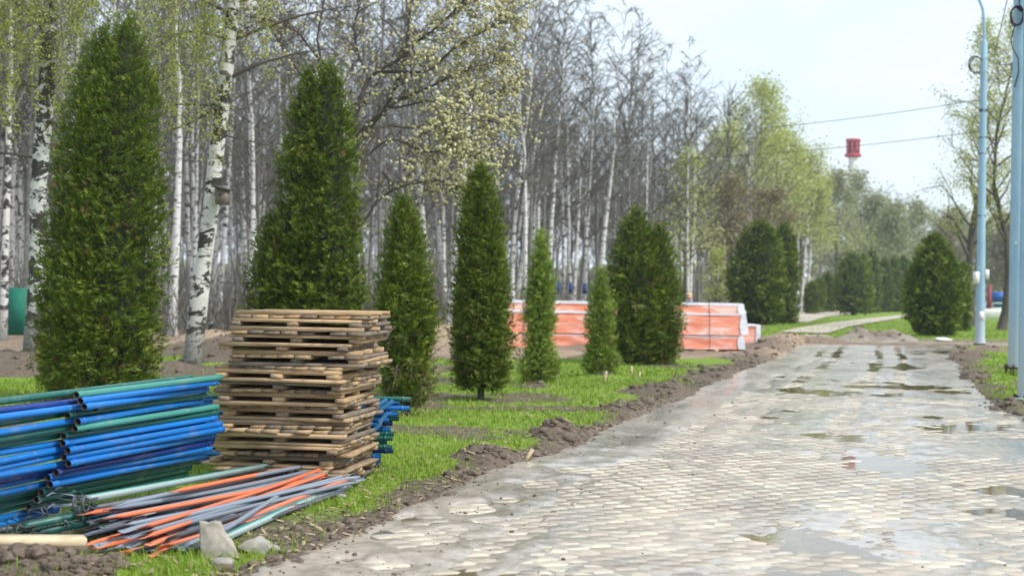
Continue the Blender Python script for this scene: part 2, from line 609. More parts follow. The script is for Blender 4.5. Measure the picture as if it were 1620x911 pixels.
M['pallet_wood'] = wood('pallet_boards', (0.24, 0.155, 0.085), (0.48, 0.345, 0.20), (0.235, 0.20, 0.165))
M['fresh_wood'] = wood('fresh_sawn_plank', (0.54, 0.42, 0.26), (0.70, 0.58, 0.40), (0.60, 0.48, 0.32))
M['stake_wood'] = plain('stake_wood', (0.52, 0.41, 0.27), 0.8, 20, 0.3)
t = NT('coral_film')
v = t.coord('Object')
n = t.noise(t.coord('Object', (0.55, 2, 2.2)), 2.2, 5, 0.6, 0.5)
c = t.ramp(n, (0.38, (0.83, 0.27, 0.155)), (0.52, (0.86, 0.36, 0.26)), (0.64, (0.89, 0.60, 0.53)))
t.bump(n, 0.5, 0.05)
M['film'] = t.col(c, 0.32)
t = NT('white_film')
n = t.noise(t.coord('Object', (0.6, 2, 2)), 2.6, 5, 0.6, 0.5)
t.bump(n, 0.5, 0.05)
M['white_film'] = t.col(t.ramp(n, (0.35, (0.62, 0.64, 0.72)), (0.65, (0.84, 0.84, 0.88))), 0.35)
M['black_strap'] = plain('black_strap', (0.03, 0.025, 0.03), 0.6)
M['concrete'] = plain('weathered_concrete', (0.33, 0.30, 0.25), 0.85, 7, 0.4, 0.6)
M['stone'] = plain('pale_stone', (0.30, 0.28, 0.245), 0.85, 9, 0.4, 0.6)
t = NT('blue_grey_post_paint')
v = t.coord('Object', (1, 1, 0.35))
n = t.noise(v, 3.5, 5, 0.65)
c = t.ramp(n, (0.3, (0.23, 0.38, 0.50)), (0.7, (0.32, 0.50, 0.63)))
sp = t.n('SeparateXYZ'); t.l(t.coord('Object'), sp.inputs[0])
low = t.ramp(t.math('ADD', t.math('MULTIPLY', sp.outputs['Z'], 0.45), t.math('MULTIPLY', n, 0.6)), (0.35, 0.75), (1.1, 0.0))
c = t.mix(low, c, (0.50, 0.54, 0.55))
c = t.mix(t.ramp(t.noise(t.coord('Object'), 6, 3), (0.68, 0.0), (0.72, 0.9)), c, (0.72, 0.74, 0.74))
M['post'] = t.col(c, 0.42)
M['rust'] = plain('rusted_base_plate', (0.075, 0.052, 0.04), 0.85, 14, 0.5, 0.5)
M['cable'] = plain('black_cable', (0.022, 0.022, 0.028), 0.55)
M['white_paint'] = plain('white_paint', (0.76, 0.76, 0.74), 0.6, 3, 0.1)
M['red_paint'] = plain('red_tower_paint', (0.50, 0.05, 0.06), 0.6, 1, 0.2)
M['green_panel'] = plain('green_mesh_screen', (0.01, 0.155, 0.10), 0.7, 4, 0.2)
M['dark_plastic'] = plain('dark_plastic', (0.03, 0.035, 0.04), 0.5)
M['wood_blue'] = plain('dull_blue_panel', (0.02, 0.06, 0.20), 0.7, 2, 0.2)
M['kiosk_blue'] = plain('kiosk_blue', (0.02, 0.12, 0.48), 0.5, 2, 0.2)
M['maroon'] = plain('maroon_paint', (0.22, 0.04, 0.05), 0.6, 2, 0.2)
M['jacket'] = plain('blue_jacket', (0.02, 0.10, 0.24), 0.8, 12, 0.2)
M['trousers'] = plain('dark_trousers', (0.03, 0.032, 0.045), 0.85)
M['skin'] = plain('skin', (0.62, 0.36, 0.27), 0.55, 8, 0.08)
M['hair'] = plain('blond_hair', (0.55, 0.40, 0.22), 0.6, 30, 0.3)
M['rope'] = plain('beige_strap', (0.55, 0.48, 0.34), 0.8)
M['birdhouse'] = plain('weathered_box_wood', (0.19, 0.15, 0.125), 0.85, 10, 0.35)
M['litter'] = plain('dead_leaves', (0.36, 0.27, 0.17), 0.85, 30, 0.4)
# ================================================================== GROUND
PATH_K = (1452 - 810) / F                       # the path runs off at this x per y
_L = [at(*p) for p in ((400, 930), (462, 900), (545, 862), (598, 837), (652, 809), (708, 790), (755, 766), (806, 741), (892, 719), (988, 671), (1084, 630), (1158, 597), (1232, 568), (1262, 548))]
_L = sorted((p.y, p.x) for p in _L)
_R = [at(*p) for p in ((1620, 662), (1562, 642), (1535, 612), (1512, 578), (1503, 558), (1506, 548))]
_R = sorted((p.y, p.x) for p in _R)
D_END = 49.5


def edge_l(D):
    D = np.asarray(D, float)
    ys, xs = np.array([a for a, _ in _L]), np.array([b for _, b in _L])
    e = np.interp(D, ys, xs)
    e = np.where(D < ys[0], xs[0] + (D - ys[0]) * PATH_K, e)
    return np.where(D > ys[-1], xs[-1] + (D - ys[-1]) * PATH_K, e)


def edge_r(D):
    D = np.asarray(D, float)
    ys, xs = np.array([a for a, _ in _R]), np.array([b for _, b in _R])
    e = np.interp(D, ys, xs)
    e = np.where(D < ys[0], xs[0] + (D - ys[0]) * PATH_K, e)
    return np.where(D > ys[-1], xs[-1] + (D - ys[-1]) * PATH_K, e)


def outside(x, y):
    """metres outside the paved strip (negative on it)"""
    return np.maximum(np.maximum(edge_l(y) - x, x - edge_r(y)), y - D_END)


MOUNDS = []                                      # x, y, radius, height
for px, py, r, h in ((890, 700, 0.45, 0.16), (760, 733, 0.4, 0.13), (1060, 628, 0.9, 0.22), (1005, 655, 0.5, 0.14), (1150, 600, 0.9, 0.16),
                     (1385, 540, 1.5, 0.42), (1360, 540, 0.8, 0.45), (1412, 541, 1.0, 0.38), (1255, 545, 1.6, 0.35), (1225, 556, 1.2, 0.28), (1290, 542, 1.2, 0.25),
                     (1560, 645, 0.35, 0.10), (1600, 648, 0.35, 0.14), (1530, 570, 0.8, 0.18), (1565, 560, 0.8, 0.2), (1540, 600, 0.5, 0.12),
                     (345, 560, 1.6, 0.40), (20, 590, 2.2, 0.40), (330, 550, 1.2, 0.5), (360, 575, 1.0, 0.3), (690, 545, 2.2, 0.55), (730, 545, 1.5, 0.4), (700, 590, 0.9, 0.12),
                     (850, 612, 0.4, 0.06), (955, 598, 0.5, 0.07), (60, 908, 0.28, 0.14), (120, 914, 0.24, 0.11), (8, 908, 0.26, 0.09), (165, 915, 0.2, 0.08), (230, 590, 1.5, 0.25)):
    p = at(px, py)
    MOUNDS.append((p.x, p.y, r, h))


def terrain(x, y):
    """height and cover (turf, tan, pale) of the ground"""
    x, y = np.asarray(x, float), np.asarray(y, float)
    o = outside(x, y)
    on = o + 0.34 * (fbm(x * 1.6, y * 1.6, 3.3, 3) - 0.5) * np.clip(y / 12, 0.6, 3)
    left = edge_l(y) - x
    wide = np.clip(y / 14.0, 0.75, 2.2)
    dirt_w = 0.20 + 0.95 * (fbm(x * 0.8, y * 0.8, 8.1, 3) - 0.42)
    dirt_w = np.where(y < 10.5, dirt_w * 0.75, dirt_w)
    dirt_w = np.where(left < -2, dirt_w * 0.42, dirt_w)
    # berm of scraped soil along the paving
    bn = fbm(x * 1.1, y * 0.9, 1.2, 3)
    berm = (0.0 + 0.34 * np.clip(bn - 0.46, 0, 1)) * np.exp(-((o / wide - 0.24) / 0.2) ** 2) * sstep(9.0, 14.0, y)
    lump = (fbm(x * 7, y * 7, 4.4, 4) - 0.5)
    z = 0.012 + 0.05 * (fbm(x * 0.45, y * 0.45, 2.2, 3) - 0.5) * sstep(0.5, 3, o) + berm
    md = np.zeros_like(z)
    for mx, my, r, h in MOUNDS:
        d2 = ((x - mx) ** 2 + (y - my) ** 2) / (r * r)
        md = np.maximum(md, h * np.exp(-d2 * 1.6) * (0.55 + 0.9 * fbm(x * 2.2 / (r + .3), y * 2.2 / (r + .3), mx, 3)))
    z = z + md
    # cover
    back = 31.0 + 0.42 * np.maximum(x + 3.0, 0) + 5 * (fbm(x * 0.25, y * 0.25, 5.5, 3) - 0.5)
    turf = sstep(-0.15, 0.4, (o - dirt_w * wide) / wide)
    worn = fbm(x * 0.55 + 40, y * 0.55, 7.7, 3)
    turf = turf * (1 - 0.85 * sstep(0.585, 0.68, worn))
    turf = turf * (1 - 0.75 * (1 - sstep(9.0, 12.0, y)) * sstep(0.38, 0.56, fbm(x * 1.7, y * 1.7, 61.0, 3)))
    behind = sstep(0, 3, y - back)
    turf_l = turf * (1 - behind * (1 - 0.22 * sstep(0.45, 0.6, fbm(x * 0.2, y * 0.2, 9.9, 3))))
    far = sstep(56, 62, y) * sstep(0, 3, x - (0.2 * y - 4.0))
    turf = np.where(left > 0, turf_l, turf)
    turf = np.where(y > 50, np.maximum(turf * (y < 50), far), turf)
    turf = turf * (1 - sstep(0.03, 0.09, md))
    dug = behind * (1 - sstep(44, 60, y)) * (left > 0)
    heave = dug * 0.55 * np.clip(fbm(x * 0.45, y * 0.45, 6.1, 4) - 0.44, 0, 1) * 2
    z = z + heave * 0.55
    tan = dug * sstep(0.42, 0.62, fbm(x * 0.35, y * 0.35, 12.2, 3)) * 0.9 + 0.35 * behind
    bare = 1 - sstep(0.3, 0.7, turf)
    z = z + lump * bare * (0.035 + 0.25 * md + 0.05 * dug) * sstep(0.0, 0.25, on)
    z = np.where(on < 0.18, z * sstep(-0.12, 0.18, on) - 0.09 * (1 - sstep(-0.12, 0.16, on)), z)
    pale = 0.5 * sstep(50, 52, y) * (1 - sstep(54, 60, y)) * (left < 2)
    return z, turf, np.clip(tan, 0, 1), pale


def ground_z(x, y):
    return float(terrain(np.array([x]), np.array([y]))[0][0])


def stand(px, py):
    """point on the ground seen at a pixel"""
    p = at(px, py)
    return Vector((p.x, p.y, ground_z(p.x, p.y)))


rows = [-30.0, -8.0, 0.0, 3.0]
d = 5.0
while d < 62:
    rows.append(d)
    d *= 1.0068
while d < 900:
    rows.append(d)
    d *= 1.035
rows += [1100.0]
rows = np.array(rows)
us = np.concatenate([np.linspace(-1.4, -0.62, 8), np.linspace(-0.6, 0.6, 430), np.linspace(0.62, 1.4, 8)])
Yg = np.repeat(rows[:, None], len(us), 1)
Xg = us[None] * np.maximum(Yg, 5.0)
z, turf, tan_, pale = terrain(Xg, Yg)
mb = MB()
nr, nc = Yg.shape
i = np.arange(nr - 1)[:, None] * nc + np.arange(nc - 1)[None]
mb.add(np.stack([Xg, Yg, z], -1).reshape(-1, 3), np.stack([i, i + 1, i + nc + 1, i + nc], -1).reshape(-1, 4))
g = mb.build('ground', M['soil'], smooth=True, attr=False)
for nm, arr in (('turf', turf), ('tan', tan_), ('pale', pale)):
    a = g.data.attributes.new(nm, 'FLOAT', 'POINT')
    a.data.foreach_set('value', arr.ravel().astype(np.float32))
kind(g, 'structure')

# ------------------------------------------------------------------ the paved path: a bed of mud, pavers laid in it, water in the hollows
th = math.atan(PATH_K)
AX = np.array((math.cos(th), -math.sin(th)))      # across the path
AY = np.array((math.sin(th), math.cos(th)))       # along the path


def sag(x, y):
    """slow undulation of the whole paving"""
    return 0.020 * (fbm(x * 0.55, y * 0.45, 21.0, 2) - 0.5) + 0.012 * (fbm(x * 2.2, y * 1.6, 22.0, 2) - 0.5)


HOLLOWS = []                                      # dips in the muddy margin that hold brown water
for px, py, w_, sy in ((640, 848, 95, .20), (662, 864, 60, .14), (612, 893, 60, .13), (552, 884, 40, .10), (664, 822, 70, .30), (720, 838, 40, .10), (742, 806, 50, .25), (800, 790, 45, .22), (770, 826, 36, .10), (850, 765, 50, .35), (905, 742, 45, .30)):
    p = at(px, py)
    HOLLOWS.append((p.x, p.y, w_ * p.y / F / 1.5, sy, .040))


def mud_h(x, y):
    """height of the mud over (+) or under (-) the paver tops"""
    o = outside(x, y)
    m = 0.032 * (fbm(x * 0.8, y * 0.8, 31.0, 4) - 0.598)
    m = m + 0.012 * (fbm(x * 4.5, y * 4.5, 33.0, 3) - 0.5)
    # muddy margins
    m = m + 0.020 * sstep(-1.12, -0.55, np.maximum(edge_l(y) - x, y - D_END) + 0.5 * (fbm(x * 0.9, y * 0.9, 35.0, 3) - 0.5))
    m = m + 0.011 * sstep(19, 30, y)
    m = np.clip(m, -0.0012, 0.03)
    # wheel tracks along the left margin
    s = (x * AX[0] + y * AX[1])
    s0 = (edge_l(y) - x)
    for c, w in ((-0.85, 0.13), (-1.35, 0.11), (-2.5, 0.12), (-3.1, 0.12)):
        m = m - 0.024 * np.exp(-((s0 - c + 0.12 * (fbm(x * 0.3, y * 0.3, c, 2) - 0.5)) / w) ** 2) * (m > 0.002) * (0.4 + 0.8 * vnoise(x * 2, y * 2, 5))
    for hx, hy, sx, sy, dp in HOLLOWS:
        w = np.exp(-(((x - hx) / sx) ** 2 + ((y - hy) / sy) ** 2) * (0.6 + 0.9 * fbm(x * 3 + hx, y * 3, 41.0, 3)) ** 2)
        m = m - dp * w
    return m


prow = [3.0]
while prow[-1] < D_END + 1.2:
    prow.append(prow[-1] * (1.0056 if prow[-1] < 16 else 1.008))
prow = np.array(prow)
uu = np.linspace(-0.30, 0.40, 430)
Yp = np.repeat(prow[:, None], len(uu), 1)
Xp = uu[None] * np.maximum(Yp, 3.0)
op = outside(Xp, Yp)
zp = -0.06 * sstep(0.02, 0.28, op + 0.1 * (fbm(Xp * 3, Yp * 3, 2.0, 2) - .5)) + sag(Xp, Yp) + mud_h(Xp, Yp) + 0.016 * (fbm(Xp * 9, Yp * 6, 3.0, 4) - 0.5) * (mud_h(Xp, Yp) > 0.001)
i = np.arange(len(prow) - 1)[:, None] * len(uu) + np.arange(len(uu) - 1)[None]
q = np.stack([i, i + 1, i + len(uu) + 1, i + len(uu)], -1).reshape(-1, 4)
oc = op.ravel()[q].min(1)
q = q[oc < 0.30]
used, inv = np.unique(q, return_inverse=True)
mb = MB()
mb.add(np.stack([Xp, Yp, zp], -1).reshape(-1, 3)[used], inv.reshape(-1, 4))
path = mb.build('path', M['mud'], smooth=True, attr=False)
kind(path, 'structure')

HEX = []
for k in range(6):                                # hexagons with worn corners, pointed along the path
    for da in (-7, 7):
        a = math.radians(60 * k + da)
        rr = 0.925
        HEX.append((rr * math.sin(a), rr * math.cos(a) * (0.62 if k % 3 else 1.0)))
HEX = np.array(HEX)
PW, PH = 0.196, 0.142                             # pitch across, pitch along
NH = 12


def hex_piece(sx, sy):
    top = np.c_[HEX * (sx - 0.0035, sy - 0.0035), np.zeros(NH)]
    low = np.c_[HEX * (sx, sy), np.full(NH, -0.003)]
    bot = np.c_[HEX * (sx, sy), np.full(NH, -0.045)]
    v = np.vstack([top, low, bot])
    qd = [(0, k + 2, k + 1, k) for k in ()]
    qd = [(0, NH - 1 - 2 * j, NH - 2 - 2 * j, NH - 3 - 2 * j) for j in range(NH // 2 - 1)]
    for k in range(NH):
        n = (k + 1) % NH
        qd += [(k, n, n + NH, k + NH), (k + NH, n + NH, n + 2 * NH, k + 2 * NH)]
    return v, np.array(qd)


hv, hq = hex_piece(PW / math.sqrt(3) * 1.045, PH / 1.31 * 1.03)
cen = []
for r in range(0, 250):
    for c_ in range(-28, 34):
        a, b = (c_ + 0.5 * (r % 2)) * PW, 4.0 + r * PH
        cen.append(a * AX + b * AY)
cen = np.array(cen)
keep = (outside(cen[:, 0], cen[:, 1]) < -0.12) & (cen[:, 1] > 4.5)
cen = cen[keep]
mh = mud_h(cen[:, 0], cen[:, 1])
cen, mh = cen[mh < 0.010], mh[mh < 0.010]
zc = sag(cen[:, 0], cen[:, 1]) + RNG.uniform(-0.0014, 0.0012, len(cen))
rot = -th + RNG.normal(0, 0.035, len(cen))
cen = cen + RNG.normal(0, 0.004, cen.shape)
tl = RNG.normal(0, 0.004, (len(cen), 2))
# in the photograph's frame, nearest first, and not buried
pxs = 810 + cen[:, 0] / cen[:, 1] * F
pys = 465 + CAM_H / cen[:, 1] * F
seen = (pxs > -20) & (pxs < 1640) & (pys < 915) & (mh < 0.001)
order = np.argsort(cen[:, 1] + 1e6 * ~seen)[:300]
single = np.zeros(len(cen), bool)
single[order] = True
mb0 = MB().add(hv, hq)
first = mb0.build('paver', M['paver_single'], path, attr=False)
shared = [first.data]
for k in range(4):                                # a few chipped variants
    w = hv.copy()
    j = k + 1
    w[2 * j:2 * j + 2, :2] *= 0.90; w[2 * j + NH:2 * j + 2 + NH, :2] *= 0.94; w[(2 * j + 5) % NH, 2] -= 0.002
    m_ = MB().add(w, hq).build('paver', M['paver_single'], path, attr=False)
    shared.append(m_.data)
    bpy.data.objects.remove(m_)
for n_, k in enumerate(order):
    o = first if n_ == 0 else first.copy()
    if n_:
        COL.objects.link(o)
        o.data = shared[n_ % 5]
    o.parent = path
    o.location = (cen[k, 0], cen[k, 1], zc[k])
    o.rotation_euler = (tl[k, 0], tl[k, 1], rot[k])
hv2, hq2 = hv[:2 * NH].copy(), np.array([q for q in hq if max(q) < 2 * NH])
hv2[NH:, 2] = -0.02
mb = MB()
for k in np.nonzero(~single)[0]:
    ca, sa = math.cos(rot[k]), math.sin(rot[k])
    v = hv2[:, :2] @ np.array([[ca, sa], [-sa, ca]])
    zz = hv2[:, 2] + hv2[:, 1] * tl[k, 0] - hv2[:, 0] * tl[k, 1]
    mb.add(np.c_[v + cen[k], zz + zc[k]], hq2, None, RNG.random())
pv = mb.build('paver_field', M['paver'], path)
kind(pv, 'stuff')
# water: one level sheet per stretch, it shows where the paving sags below it
mb = MB()
xa, ya = np.meshgrid(np.linspace(-6, 6, 2), np.array([3.0, D_END]))
pts = [(edge_l(yy) - 0.05 * 0, yy) for yy in np.linspace(3.5, D_END, 60)]
wl = np.array([(edge_l(yy), yy, -0.0058 + 0.0034 * sstep(14, 28, yy)) for yy in np.linspace(3.5, D_END, 60)], float)
wr = np.array([(edge_r(yy), yy, -0.0058 + 0.0034 * sstep(14, 28, yy)) for yy in np.linspace(3.5, D_END, 60)], float)
i = np.arange(59)
mb.add(np.vstack([wl, wr]), np.stack([i, i + 60, i + 61, i + 1], -1))
kind(mb.build('water', M['water'], attr=False), 'structure')

# pale trodden footpaths in the far grass
def strip(name, pts, w, mat, z=0.02):
    P = [at(*p) for p in pts]
    mb = MB()
    vs = []
    for k, p in enumerate(P):
        t_ = (P[min(k + 1, len(P) - 1)] - P[max(k - 1, 0)]).normalized()
        s_ = Vector((-t_.y, t_.x, 0)) * w * (0.9 + 0.2 * random.random()) / 2
        zz = z + ground_z(p.x, p.y) * 1.0
        vs += [(p.x + s_.x, p.y + s_.y, zz), (p.x - s_.x, p.y - s_.y, zz)]
    mb.add(vs, [(2 * k, 2 * k + 1, 2 * k + 3, 2 * k + 2) for k in range(len(P) - 1)])
    return kind(mb.build(name, mat, attr=False), 'structure')


M['trodden'] = plain('trodden_sand', (0.47, 0.41, 0.34), 0.9, 1.5, 0.2)
strip('footpath', [(1215, 510), (1262, 501), (1305, 497), (1345, 491), (1390, 488)], 5.0, M['trodden'], 0.05)
strip('footpath', [(1270, 528), (1310, 518), (1350, 511), (1395, 505), (1440, 500), (1500, 495)], 2.2, M['trodden'], 0.05)

# ------------------------------------------------------------------ clods of soil
for mx_ in range(4):
    pass
mb = MB()
for k in range(60):
    mp_ = at(random.gauss(85, 70), random.gauss(906, 16))
    r = random.uniform(.012, .04)
    if mp_.x > -1.95:
        continue
    vv, tt = noise_blob((mp_.x, mp_.y, ground_z(mp_.x, mp_.y) + r * .2), r, 5000 + k, 2, 0.6, (1.2, 1.1, .85))
    mb.add(vv, None, tt)
N = 1900
Dc = np.exp(RNG.uniform(math.log(7.3), math.log(50), N))
side = RNG.random(N)
oc = np.abs(RNG.normal(0.20, 0.22, N)) * np.clip(Dc / 13, 0.8, 2.3)
xc = np.where(side < 0.72, edge_l(Dc) - oc, edge_r(Dc) + oc)
extra = []
for mx, my, r, h in MOUNDS:
    k = int(45 if my < 40 else 25)
    if h > 0.3 or my < 10:
        k *= 2
    extra.append(np.c_[mx + RNG.normal(0, r * .6, k), my + RNG.normal(0, r * .6, k)])
ex = np.vstack(extra)
xc, Dc = np.r_[xc, ex[:, 0]], np.r_[Dc, ex[:, 1]]
zc_, tf, _, _ = terrain(xc, Dc)
oo = outside(xc, Dc)
for k in range(len(xc)):
    if tf[k] > 0.55 and random.random() > 0.06 or oo[k] < -0.12 or abs(xc[k]) > 0.36 * Dc[k]:
        continue
    r = (0.006 + 0.016 * random.random() ** 2.2 + 0.04 * (random.random() ** 9)) * min(1.5, max(0.85, Dc[k] / 12))
    vv, tt = noise_blob((xc[k], Dc[k], max(zc_[k], 0.0) + r * 0.15), r, k, (2 if r > 0.022 and Dc[k] < 14 else 1) if Dc[k] < 22 else 0, 0.6, (1.2, 1.1, 0.8))
    mb.add(vv, None, tt)
kind(mb.build('soil_clods', M['clod'], attr=False), 'stuff')

# ------------------------------------------------------------------ grass: blades as one mass
def blades(N, d0, d1, name, hmul=1.0, filt=None, xr=(-0.36, 0.36)):
    D = np.exp(RNG.uniform(math.log(d0), math.log(d1), N))
    x = RNG.uniform(xr[0], xr[1], N) * D
    z, tf, _, _ = terrain(x, D)
    tuft = fbm(x * 2.2, D * 2.2, 15.0, 3)
    p = tf * (0.35 + 1.1 * sstep(0.35, 0.6, tuft)) + 0.07 * (outside(x, D) > 0.15)
    ok = (RNG.random(N) < p) & (outside(x, D) > 0.05)
    if filt is not None:
        ok &= filt(x, D)
    D, x, z, tuft = D[ok], x[ok], z[ok], tuft[ok]
    n = len(D)
    sc = np.clip(D / 11.0, 0.85, 3.2)
    h = (0.014 + 0.045 * RNG.random(n) ** 2.0) * (0.7 + 0.7 * tuft) * hmul * sc ** 0.35
    w = (0.0022 + 0.0022 * RNG.random(n)) * sc
    az = RNG.uniform(0, 2 * PI, n)
    lean = h * RNG.uniform(0.2, 1.0, n)
    la = RNG.uniform(0, 2 * PI, n)
    dx, dy = np.cos(az) * w, np.sin(az) * w
    lx, ly = np.cos(la) * lean, np.sin(la) * lean
    b0 = np.stack([x - dx, D - dy, z - 0.01], -1)
    b1 = np.stack([x + dx, D + dy, z - 0.01], -1)
    m0 = np.stack([x - dx * .8 + lx * .35, D - dy * .8 + ly * .35, z + h * .62], -1)
    m1 = np.stack([x + dx * .8 + lx * .35, D + dy * .8 + ly * .35, z + h * .62], -1)
    tp = np.stack([x + lx, D + ly, z + h], -1)
    V = np.stack([b0, b1, m0, m1, tp], 1).reshape(-1, 3)
    k = np.arange(n)[:, None] * 5
    tint = np.clip(RNG.normal(0.5, 0.2, n) + 0.5 * (tuft - .5), 0, 1)
    straw = RNG.random(n) < 0.09
    tint[straw] = 1.0
    mb = MB()
    mb.add(V, np.hstack([k, k + 1, k + 3, k + 2]), np.hstack([k + 2, k + 3, k + 4]), np.repeat(tint, 5))
    return kind(mb.build(name, M['grass']), 'stuff')


blades(190000, 7.3, 34, 'grass', 1.0, lambda x, y: x < 4)
blades(16000, 7.3, 15, 'grass', 1.25, lambda x, y: (outside(x, y) < 1.6))
blades(36000, 20, 48, 'grass', 1.0, lambda x, y: x > 4, (0.2, 0.40))
blades(40000, 50, 120, 'grass', 1.4, None, (0.1, 0.36))
# crumbs carried onto the paving
mb = MB()
for k in range(420):
    D = math.exp(random.uniform(math.log(7.2), math.log(30)))
    x = float(edge_l(D)) + abs(random.gauss(0, .55)) - .05 if k < 380 else random.uniform(-1.5, .34 * D)
    if float(outside(np.array([x]), np.array([D]))[0]) > .05:
        continue
    r = random.uniform(.003, .007) + .010 * random.random() ** 9
    zz = float(sag(np.array([x]), np.array([D]))[0] + max(0, mud_h(np.array([x]), np.array([D]))[0]))
    vv, tt = noise_blob((x, D, zz + r * .3), r, k, 0, .5, (1.2, 1.1, .8))
    mb.add(vv, None, tt)
kind(mb.build('soil_crumbs', M['clod'], attr=False), 'stuff')
# small litter on the scraped soil
mb = MB()
N = 2600
D = np.exp(RNG.uniform(math.log(7.4), math.log(34), N))
x = edge_l(D) - np.abs(RNG.normal(0.5, 0.6, N)) * np.clip(D / 10, 0.8, 4)
z = terrain(x, D)[0]
for k in range(N):
    if outside(x[k], D[k]) < 0.03:
        continue
    L, w_, a = 0.012 + 0.035 * random.random() ** 2, 0.005 + 0.006 * random.random(), random.uniform(0, PI)
    cx, sy = math.cos(a), math.sin(a)
    up = random.uniform(-0.4, 0.4)
    p = np.array((x[k], D[k], max(z[k], 0) + 0.008))
    mb.add([p + (-cx * L - sy * w_, -sy * L + cx * w_, -up * L), p + (cx * L - sy * w_, sy * L + cx * w_, up * L), p + (cx * L + sy * w_, sy * L - cx * w_, up * L + .004), p + (-cx * L + sy * w_, -sy * L - cx * w_, -up * L + .004)], [(0, 1, 2, 3)])
kind(mb.build('leaf_litter', M['litter'], attr=False), 'stuff')
# ================================================================== ARBORVITAE (the clipped-looking evergreens)
def frond():
    """one flat spray of scale leaves: a stem with narrow fingers, about 1 long"""
    v, t = [], []
    def finger(p, d, L, w):
        s = np.array((-d[1], d[0], 0))
        k = len(v)
        a = np.array(p)
        v.extend([a, a + d * L * .5 - s * w, a + d * L + (0, 0, -0.06 * L), a + d * L * .5 + s * w + (0, 0, .03)])
        t.extend([(k, k + 1, k + 2), (k, k + 2, k + 3)])
    def dr(a):
        return np.array((math.sin(a), math.cos(a), 0.0))
    finger((0, 0.25, 0), dr(0.05), 0.85, 0.055)
    for y, a, L in ((0.02, .72, .62), (0.08, -.75, .60), (0.36, .55, .50), (0.42, -.52, .50)):
        finger((0, y, 0.01), dr(a), L, 0.062)
    return np.array(v), np.array(t)


FV, FT = frond()
FTIP = np.clip(FV[:, 1], 0, 1)


def frond_small():
    v = np.array([(0, 0, 0), (-.32, .55, .02), (-.12, .5, 0), (0, 1, -.05), (.14, .5, 0), (.34, .6, .02)])
    t = np.array([(0, 1, 2), (0, 2, 3), (0, 3, 4), (0, 4, 5)])
    return v, t


SV, ST = frond_small()


def profile(u, kindp):
    """crown radius, 0..1, at relative height u"""
    if kindp == 'column':
        return np.interp(u, [0, .06, .2, .45, .7, .85, .95, 1], [.72, .92, 1, .93, .78, .58, .30, .04])
    if kindp == 'spire':
        return np.interp(u, [0, .08, .2, .35, .6, .85, 1], [.62, .9, 1, .84, .66, .34, .03])
    if kindp == 'egg':
        return np.interp(u, [0, .08, .25, .45, .65, .82, .93, 1], [.55, .82, 1, .97, .82, .58, .34, .05])
    if kindp == 'dome':
        return np.interp(u, [0, .08, .3, .5, .7, .84, .94, 1], [.66, .86, 1, .98, .88, .68, .40, .10])
    if kindp == 'thin':
        return np.interp(u, [0, .1, .2, .32, .42, .6, .8, 1], [.75, 1, .85, .60, .78, .70, .46, .03])
    return np.interp(u, [0, .1, .3, .6, .85, 1], [.6, .9, 1, .8, .5, .05])


